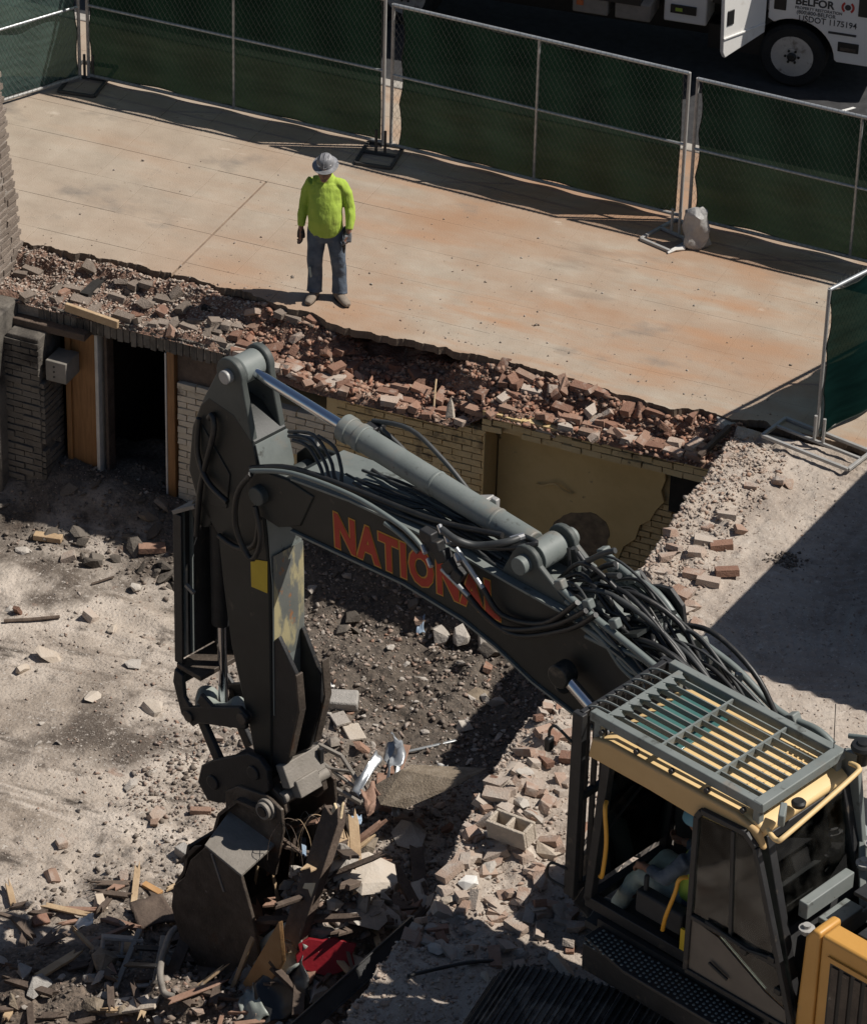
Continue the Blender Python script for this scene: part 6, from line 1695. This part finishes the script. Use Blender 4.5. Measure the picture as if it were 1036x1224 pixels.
plank(pp(418, 868, .02), pp(428, 890, .06), .17, .025, 'pale flat board lying in the dirt below the concrete chunk', 'stone_pale', 'board')
plank(pp(398, 868, .06), pp(415, 862, .05), .2, .03, 'short grey board under the concrete chunk', 'stone', 'board')
plank(pp(482, 893, .03), pp(470, 930, .05), .15, .012, 'narrow rusty plate standing in the dirt above the mud slab', 'scrap_rust', 'plate')
plank(pp(450, 935, .03), pp(530, 940, .06), .22, .01, 'wide rusty plate behind the crumpled sheet metal', 'scrap_rust', 'plate')
plank(pp(485, 902, .03), pp(545, 890, .05), .03, .02, 'thin pale rod lying across the dirt right of the rusty plate', 'galv', 'rod')
plank(pp(350, 1150, .22), pp(400, 1030, .52), .20, .10, 'thick split timber with bright fresh wood leaning out of the bucket', 'wood_dark', 'timber', split=1)
plank(pp(368, 1112, .42), pp(404, 1034, .60), .12, .03, 'bright pale strip of freshly split wood on the leaning timber', 'wood_pale', 'wood_strip', split=1)
a, b, c, e = [on_plane(u, v, EO + EL * -.60, EL) for u, v in ((284, 1186), (333, 1102), (337, 1150), (322, 1176))]
tag(MB().prism([a, b, c, e], Vector((.03, .02, .012))).build('plywood_sheet', M['ply'], bevel=.003), 'orange plywood offcut with a curved edge standing in the bottom debris', 'plywood')
plank(on_plane(275, 1190, EO + EL * -.56, EL), on_plane(300, 1126, EO + EL * -.62, EL), .055, .04, 'slim orange stick leaning beside the plywood offcut', 'wood_raw', 'stick', split=1)
c = pp(388, 1168, .10); ux = Vector((.93, .36, -.04)); uy = Vector((-.12, .42, .90))
a = [c + ux * x + uy * y for x, y in ((-.24, .0), (-.26, .10), (-.23, .14), (-.25, .20), (-.16, .26), (-.04, .25), (.06, .28), (.16, .25), (.25, .24), (.22, .15), (.25, .06), (.14, -.01), (.02, -.06), (-.12, -.03))]
tag(MB().prism(a, Vector((.02, -.03, .01))).build('painted_panel', M['red_cloth'], bevel=.006), 'deep red painted panel with chipped edges in the debris', 'panel')
a = at(365, 1224, -.95); b = at(498, 1105, -.55)
a = a + (a - b) * .5
bmth = thing('steel_beam', 'long black steel beam slanting up against the rubble bank', 'beam', a)
ma = MB(); ma.beam(a, b, .15, .02, up=(0.5, -.6, .6)); ma.v = [tuple(Vector(v) - a) for v in ma.v]; ma.build('web', M['black_steel'], bmth, bevel=.004)
for s in (-1, 1):
    ma = MB(); dd = (b - a).normalized(); sx = dd.cross(Vector((.5, -.6, .6))).normalized(); ma.beam(a + sx * .075 * s, b + sx * .075 * s, .014, .07, up=(0.5, -.6, .6)); ma.v = [tuple(Vector(v) - a) for v in ma.v]; ma.build('flange', M['black_steel'], bmth, bevel=.004)


def crumple(name, pts_uv, dzs, m_, label, cat, sub=7, amp=.03, thick=.012, seed=0):
    c = [pp(u, v, dz) for (u, v), dz in zip(pts_uv, dzs)]
    P = []; sub = 12; amp *= .8
    for i in range(sub):
        for j in range(sub):
            s, t = i / (sub - 1), j / (sub - 1)
            q = c[0] * (1 - s) * (1 - t) + c[1] * s * (1 - t) + c[2] * s * t + c[3] * (1 - s) * t
            q = q + Vector((fbm(s * 2, t * 2, seed, 2), fbm(s * 2, t * 2, seed + 5, 2), 1.6 * fbm(s * 2.4, t * 2.4, seed + 9, 2))) * amp
            P.append(q)
    o = MB().sheet(P, sub, sub).build(name, M[m_], smooth=50)
    so = o.modifiers.new('thickness', 'SOLIDIFY'); so.thickness = thick
    return tag(o, label, cat)


crumple('grey_sheet', ((300, 1165), (345, 1140), (362, 1165), (335, 1205)), (.15, .42, .40, .2), 'sack_grey', 'grey green bulging sheet slumped in front of the red panel', 'sheet', 10, .12, .02, 3)
crumple('black_sheet', ((305, 1180), (360, 1170), (375, 1224), (310, 1230)), (.12, .35, .2, .05), 'sack_black', 'black plastic sheet hanging below the grey green sheet', 'sheet', 10, .10, .01, 8)
crumple('pale_sheet', ((285, 1208), (300, 1195), (318, 1228), (292, 1240)), (.1, .2, .15, .05), 'sack_grey', 'small pale green sheet fragment at the bottom of the debris', 'sheet', 6, .05, .01, 14)
crumple('sheet_metal', ((455, 945), (478, 935), (480, 960), (460, 975)), (.5, .62, .5, .35), 'scrap', 'crumpled silver sheet metal standing beside the mud slab', 'sheet metal', 8, .10, .006, 17)
crumple('metal_strip', ((468, 945), (478, 945), (478, 1000), (470, 1000)), (.5, .5, .25, .22), 'scrap', 'bent silver strip hanging down from the crumpled sheet metal', 'metal strip', 7, .05, .006, 21)
crumple('metal_strip', ((420, 968), (450, 948), (452, 956), (424, 985)), (.32, .5, .48, .28), 'scrap', 'bent silver strip reaching left of the crumpled sheet metal', 'metal strip', 7, .05, .006, 25)
crumple('white_scrap', ((510, 945), (530, 938), (533, 950), (513, 955)), (.25, .3, .25, .2), 'white_bit', 'torn white scrap lying behind the mud slab', 'scrap', 6, .07, .006, 29)
crumple('cardboard', ((432, 985), (450, 975), (455, 995), (436, 1005)), (.35, .38, .3, .26), 'scrap_rust', 'crumpled brown cardboard piece under the silver strip', 'cardboard', 6, .06, .006, 33)
crumple('blue_shard', ((497, 742), (508, 738), (506, 760), (498, 762)), (.03, .05, .04, .02), 'blue_bit', 'pale blue shard lying in the shadow under the boom', 'shard', 4, .02, .006, 35)
crumple('blue_shard', ((360, 1036), (366, 1038), (366, 1062), (361, 1060)), (.5, .5, .35, .35), 'blue_bit', 'small pale blue scrap beside the bucket mouth', 'shard', 4, .02, .006, 37)
crumple('teal_scrap', ((418, 1006), (432, 1002), (430, 1012), (420, 1016)), (.3, .3, .26, .26), 'blue_bit', 'teal scrap at the end of the left silver strip', 'scrap', 4, .03, .006, 39)
crumple('white_scrap', ((89, 1115), (110, 1108), (112, 1116), (92, 1122)), (.1, .12, .1, .08), 'white_bit', 'curled white scrap left of the hollow block', 'scrap', 5, .04, .006, 41)
crumple('rubber_sheet', ((155, 1090), (195, 1085), (215, 1112), (165, 1118)), (.12, .15, .12, .08), 'wood_dark', 'dark brown board in shadow behind the hollow block', 'board', 5, .03, .02, 43)

rp = random.Random(55)
# chunks of masonry and boards heaped at the bucket
for k in range(130):
    x = rp.gauss(3.55, .5); y = rp.gauss(-7.1, .9)
    if x > 4.5: continue
    s_ = rp.uniform(.10, .30)
    tag(link('masonry_chunk', rp.choice(ROCK), (x, y, float(zf(x, y)) + s_ * .2), (rp.gauss(0, .6), rp.gauss(0, .6), rp.uniform(0, 6.28)), (s_ * 1.3, s_, s_ * .8)), 'grey brown masonry chunk heaped in the debris at the bucket', 'masonry chunk', 'masonry chunks heaped at the bucket')
for k in range(34):                                              # big slabs and blocks in the heap and along the bottom edge
    u, v = (rp.uniform(335, 500), rp.uniform(1000, 1180)) if k < 16 else (rp.uniform(0, 330), rp.uniform(1085, 1224))
    if k < 16 and u > 330 + (1224 - v) * .62 + 40: continue
    s_ = rp.uniform(.22, .46) if k < 16 else rp.uniform(.14, .34)
    p = onpit(u, v)
    tag(link('concrete_lump', hull_mesh('concrete_lump', rock_pts(rp, rp.uniform(.25, .6), 15), M[rp.choice(('cmu', 'slab_brown', 'stone', 'slab_brown', 'stone'))]), p + Vector((0, 0, s_ * .16)), (rp.gauss(0, .5), rp.gauss(0, .5), rp.uniform(0, 6.28)), (s_ * 1.25, s_, s_)), 'broken concrete lump lying among the timbers of the debris', 'concrete lump', 'concrete lumps in the debris')
for k in range(80):
    x = rp.uniform(-3.4, .4) if k < 50 else rp.uniform(.4, 4.2); y = rp.uniform(-1.9, -.95)
    s_ = rp.uniform(.08, .26)
    tag(link('rubble_lump', rp.choice(DARK), (x, y, float(zf(x, y)) + s_ * .15), (rp.gauss(0, .5), rp.gauss(0, .5), rp.uniform(0, 6.28)), (s_ * 1.3, s_, s_ * .7)), 'lump of rubble in the darkened soil at the foot of the basement wall', 'rubble lump', 'rubble lumps along the basement wall')
# broken window sash by the coupler
ws = thing('window_sash', 'broken grey window sash with rounded corner lying beside the coupler', 'window sash', pp(400, 950, .1))
fr0 = [pp(372, 922, .20), pp(380, 914, .24), pp(408, 928, .24), pp(420, 945, .22), pp(438, 968, .16), pp(432, 975, .14), pp(380, 945, .14), pp(372, 932, .16)]
q = MB()
for a, b in zip(fr0, fr0[1:] + fr0[:1]): q.beam(a, b, .035, .04)
q.v = [tuple(Vector(v) - ws.location) for v in q.v]; q.build('frame', M['dusty_steel'], ws, bevel=.006)
q = MB(); q.beam(fr0[0], fr0[4], .03, .03); q.beam(fr0[7], fr0[3], .025, .03); q.v = [tuple(Vector(v) - ws.location) for v in q.v]; q.build('glazing_bar', M['dusty_steel'], ws, bevel=.005)
# broken chair frame
ch = thing('chair_frame', 'broken grey metal chair frame with slats in the bottom debris', 'chair frame', pp(180, 1180, .05))
q1 = lambda u, v, dz: pp(u, v, dz) - ch.location
MB().beam(q1(138, 1190, .06), q1(168, 1142, .28), .05, .06).build('side_rail', M['dusty_steel'], ch, bevel=.008)
MB().beam(q1(186, 1182, .08), q1(196, 1148, .26), .05, .05).build('side_rail', M['dusty_steel'], ch, bevel=.008)
for k, (a, b) in enumerate((((152, 1174), (190, 1176)), ((162, 1154), (194, 1156)))): MB().beam(q1(*a, .2), q1(*b, .2), .07, .02).build('slat', M['black_steel'], ch, bevel=.004)
MB().tube(smooth_path([q1(225, 1142, .28), q1(210, 1142, .3), q1(200, 1155, .26), q1(192, 1178, .18), q1(196, 1196, .1), q1(208, 1200, .08)], 5), .032, 8).build('bent_leg', M['dusty_steel'], ch, smooth=60)
MB().beam(q1(132, 1208, .03), q1(190, 1200, .04), .22, .03).build('seat_board', M['stone_pale'], ch, bevel=.006)

# assorted timber in the pile
rp = random.Random(77)
labels = 'splintered dark timber sticking out of the debris pile round the bucket'
for k in range(95):
    x = rp.gauss(3.5, .5); y = rp.gauss(-7.3, .75)
    if x > 4.45: continue
    z = float(zf(x, y)); a = rp.uniform(0, 6.28); e = rp.uniform(-.1, .55); L = rp.uniform(.25, .95)
    d = Vector((math.cos(a) * math.cos(e), math.sin(a) * math.cos(e), math.sin(e)))
    c = Vector((x, y, z + .05 + L * .25 * abs(math.sin(e))))
    plank(c - d * L / 2, c + d * L / 2, rp.uniform(.03, .13), rp.uniform(.015, .05), labels, rp.choice(['wood_dark', 'wood_dark', 'wood_raw', 'wood_dark', 'scrap_rust']), 'timber', bev=.004, split=1)['group'] = 'timbers in the debris pile'
for k in range(70):
    u, v = rp.uniform(0, 300), rp.uniform(1060, 1224)
    p = onpit(u, v); a = rp.uniform(0, 6.28); L = rp.uniform(.12, .5); e = rp.uniform(-.05, .2)
    d = Vector((math.cos(a), math.sin(a), e))
    plank(p - d * L / 2 + Vector((0, 0, .04)), p + d * L / 2 + Vector((0, 0, .05)), rp.uniform(.03, .09), rp.uniform(.015, .04), 'short scrap of wood scattered in the bottom left debris', rp.choice(['wood_dark', 'wood_raw', 'wood_dark', 'scrap_rust']), 'wood_scrap', bev=.004, split=1)['group'] = 'wood scraps at the bottom left'
# stuff packed between bucket and pile: upright slats in the bucket mouth
for k, (u0, v0, u1, v1, m_, w) in enumerate(((318, 1000, 335, 1090, 'wood_raw', .03), (312, 1005, 306, 1050, 'wood_raw', .025), (352, 1000, 345, 1060, 'wood_dark', .04), (385, 965, 345, 1005, 'wood_dark', .06), (330, 1010, 326, 1040, 'scrap_rust', .14), (340, 985, 392, 975, 'scrap_rust', .30))):
    l = -1.2 - .1 * k
    a = EO + EF * P_(u0, v0, l)[0] + EL * l + Vector((0, 0, P_(u0, v0, l)[2])); b = EO + EF * P_(u1, v1, l)[0] + EL * l + Vector((0, 0, P_(u1, v1, l)[2]))
    plank(a, b, w, .02, ('thin pale lath jutting from the bucket mouth', 'short pale lath beside the bucket side plate', 'dark lath standing in the bucket mouth', 'dark rafter end slanting across the bucket mouth', 'brown board end held in the bucket', 'rust brown panel lying across the bucket top')[k], m_, 'lath' if k < 3 else 'board', bev=.003, up=(EF.x, EF.y, .3), split=1 if k != 5 else 0)
for k in range(9):                                               # wires hanging from the coupler
    c = EO + EF * (5.95 - .03 * k) + EL * (-1.1 - .05 * k) + Vector((0, 0, -.55))
    d = Vector((rp.uniform(-.2, .3), rp.uniform(-.3, .1), 0))
    tag(MB().tube(smooth_path([c, c + d * .5 + Vector((0, 0, .05)), c + d + Vector((0, 0, -.12)), c + d * 1.1 + Vector((0, 0, -.35))], 4), .0035, 4).build('wire', M[rp.choice(['wood_raw', 'black', 'wood_dark'])], smooth=60), 'thin tangled wire hanging at the bucket pin', 'wire', 'tangled wires at the bucket pin')
p0, p1 = onbank(487, 1170), onbank(592, 1152)
tag(MB().tube(smooth_path([p0 + Vector((0, 0, .03)), p0.lerp(p1, .35) + Vector((0, 0, .05)), p0.lerp(p1, .7) + Vector((0, 0, .06)), p1 + Vector((0, 0, .03))], 5), .016, 6).build('reinforcing_bar', M['black_steel'], smooth=60), 'bent dark reinforcing bar lying on the ground below the rubble', 'reinforcing bar')
tag(MB().tube([pp(5, 745, .03), pp(40, 744, .04), pp(72, 740, .03)], .018, 6).build('pole', M['wood_dark']), 'thin weathered pole lying in the gravel at the left', 'pole')
tag(MB().tube([pp(110, 700, .02), pp(137, 692, .03)], .012, 5).build('twig', M['wood_dark']), 'thin twig lying on the open dirt below the wall shadow', 'twig')
tag(MB().box(pp(58, 646, .04), (.30, .10, .06), Matrix.Rotation(.2, 3, 'Z')).build('timber_offcut', M['wood_raw'], bevel=.006), 'tan timber offcut at the edge of the wall shadow', 'timber offcut')
tag(MB().box(pp(182, 660, .05), (.28, .12, .07), Matrix.Rotation(.5, 3, 'Z')).build('timber_offcut', M['scrap_rust'], bevel=.006), 'rust brown timber offcut in shadow beside the cylinder guard', 'timber offcut')
tag(MB().box(pp(240, 972, .03), (.20, .07, .05), Matrix.Rotation(.4, 3, 'Z')).build('brick_piece', M['brick'], bevel=.006), 'narrow orange brick piece left of the coupler', 'brick')
tag(MB().box(pp(182, 1065, .03), (.22, .07, .03), Matrix.Rotation(-.3, 3, 'Z')).build('wood_chip', M['ply'], bevel=.005), 'orange wood chip lying left of the bucket', 'wood chip')
tag(MB().box(pp(225, 1026, .05), (.26, .12, .09), Matrix.Rotation(-.4, 3, 'Z')).build('grey_brick', M['cmu'], bevel=.01), 'grey brick beside the upper edge of the bucket', 'brick')
p = onbank(940, 672); tag(chip_field('soil_pile', M['chips_dark'], np.stack([nrng.normal(p.x, .09, 150), nrng.normal(p.y, .06, 150)], -1), zb, .02, .07, 60), kind='stuff')
tag(MB().box(at(882, 500, -.05), (.42, .16, .05), Matrix.Rotation(.9, 3, 'Z') @ Matrix.Rotation(.1, 3, 'X')).build('board', M['cmu'], bevel=.006), 'grey board lying at the rubble corner in the teal screen shadow', 'board')
tag(MB().beam(at(835, 545, -.2), at(872, 510, -.05), .05, .05).build('timber', M['wood_dark'], bevel=.005), 'dark batten lying down the rubble corner in shadow', 'timber')
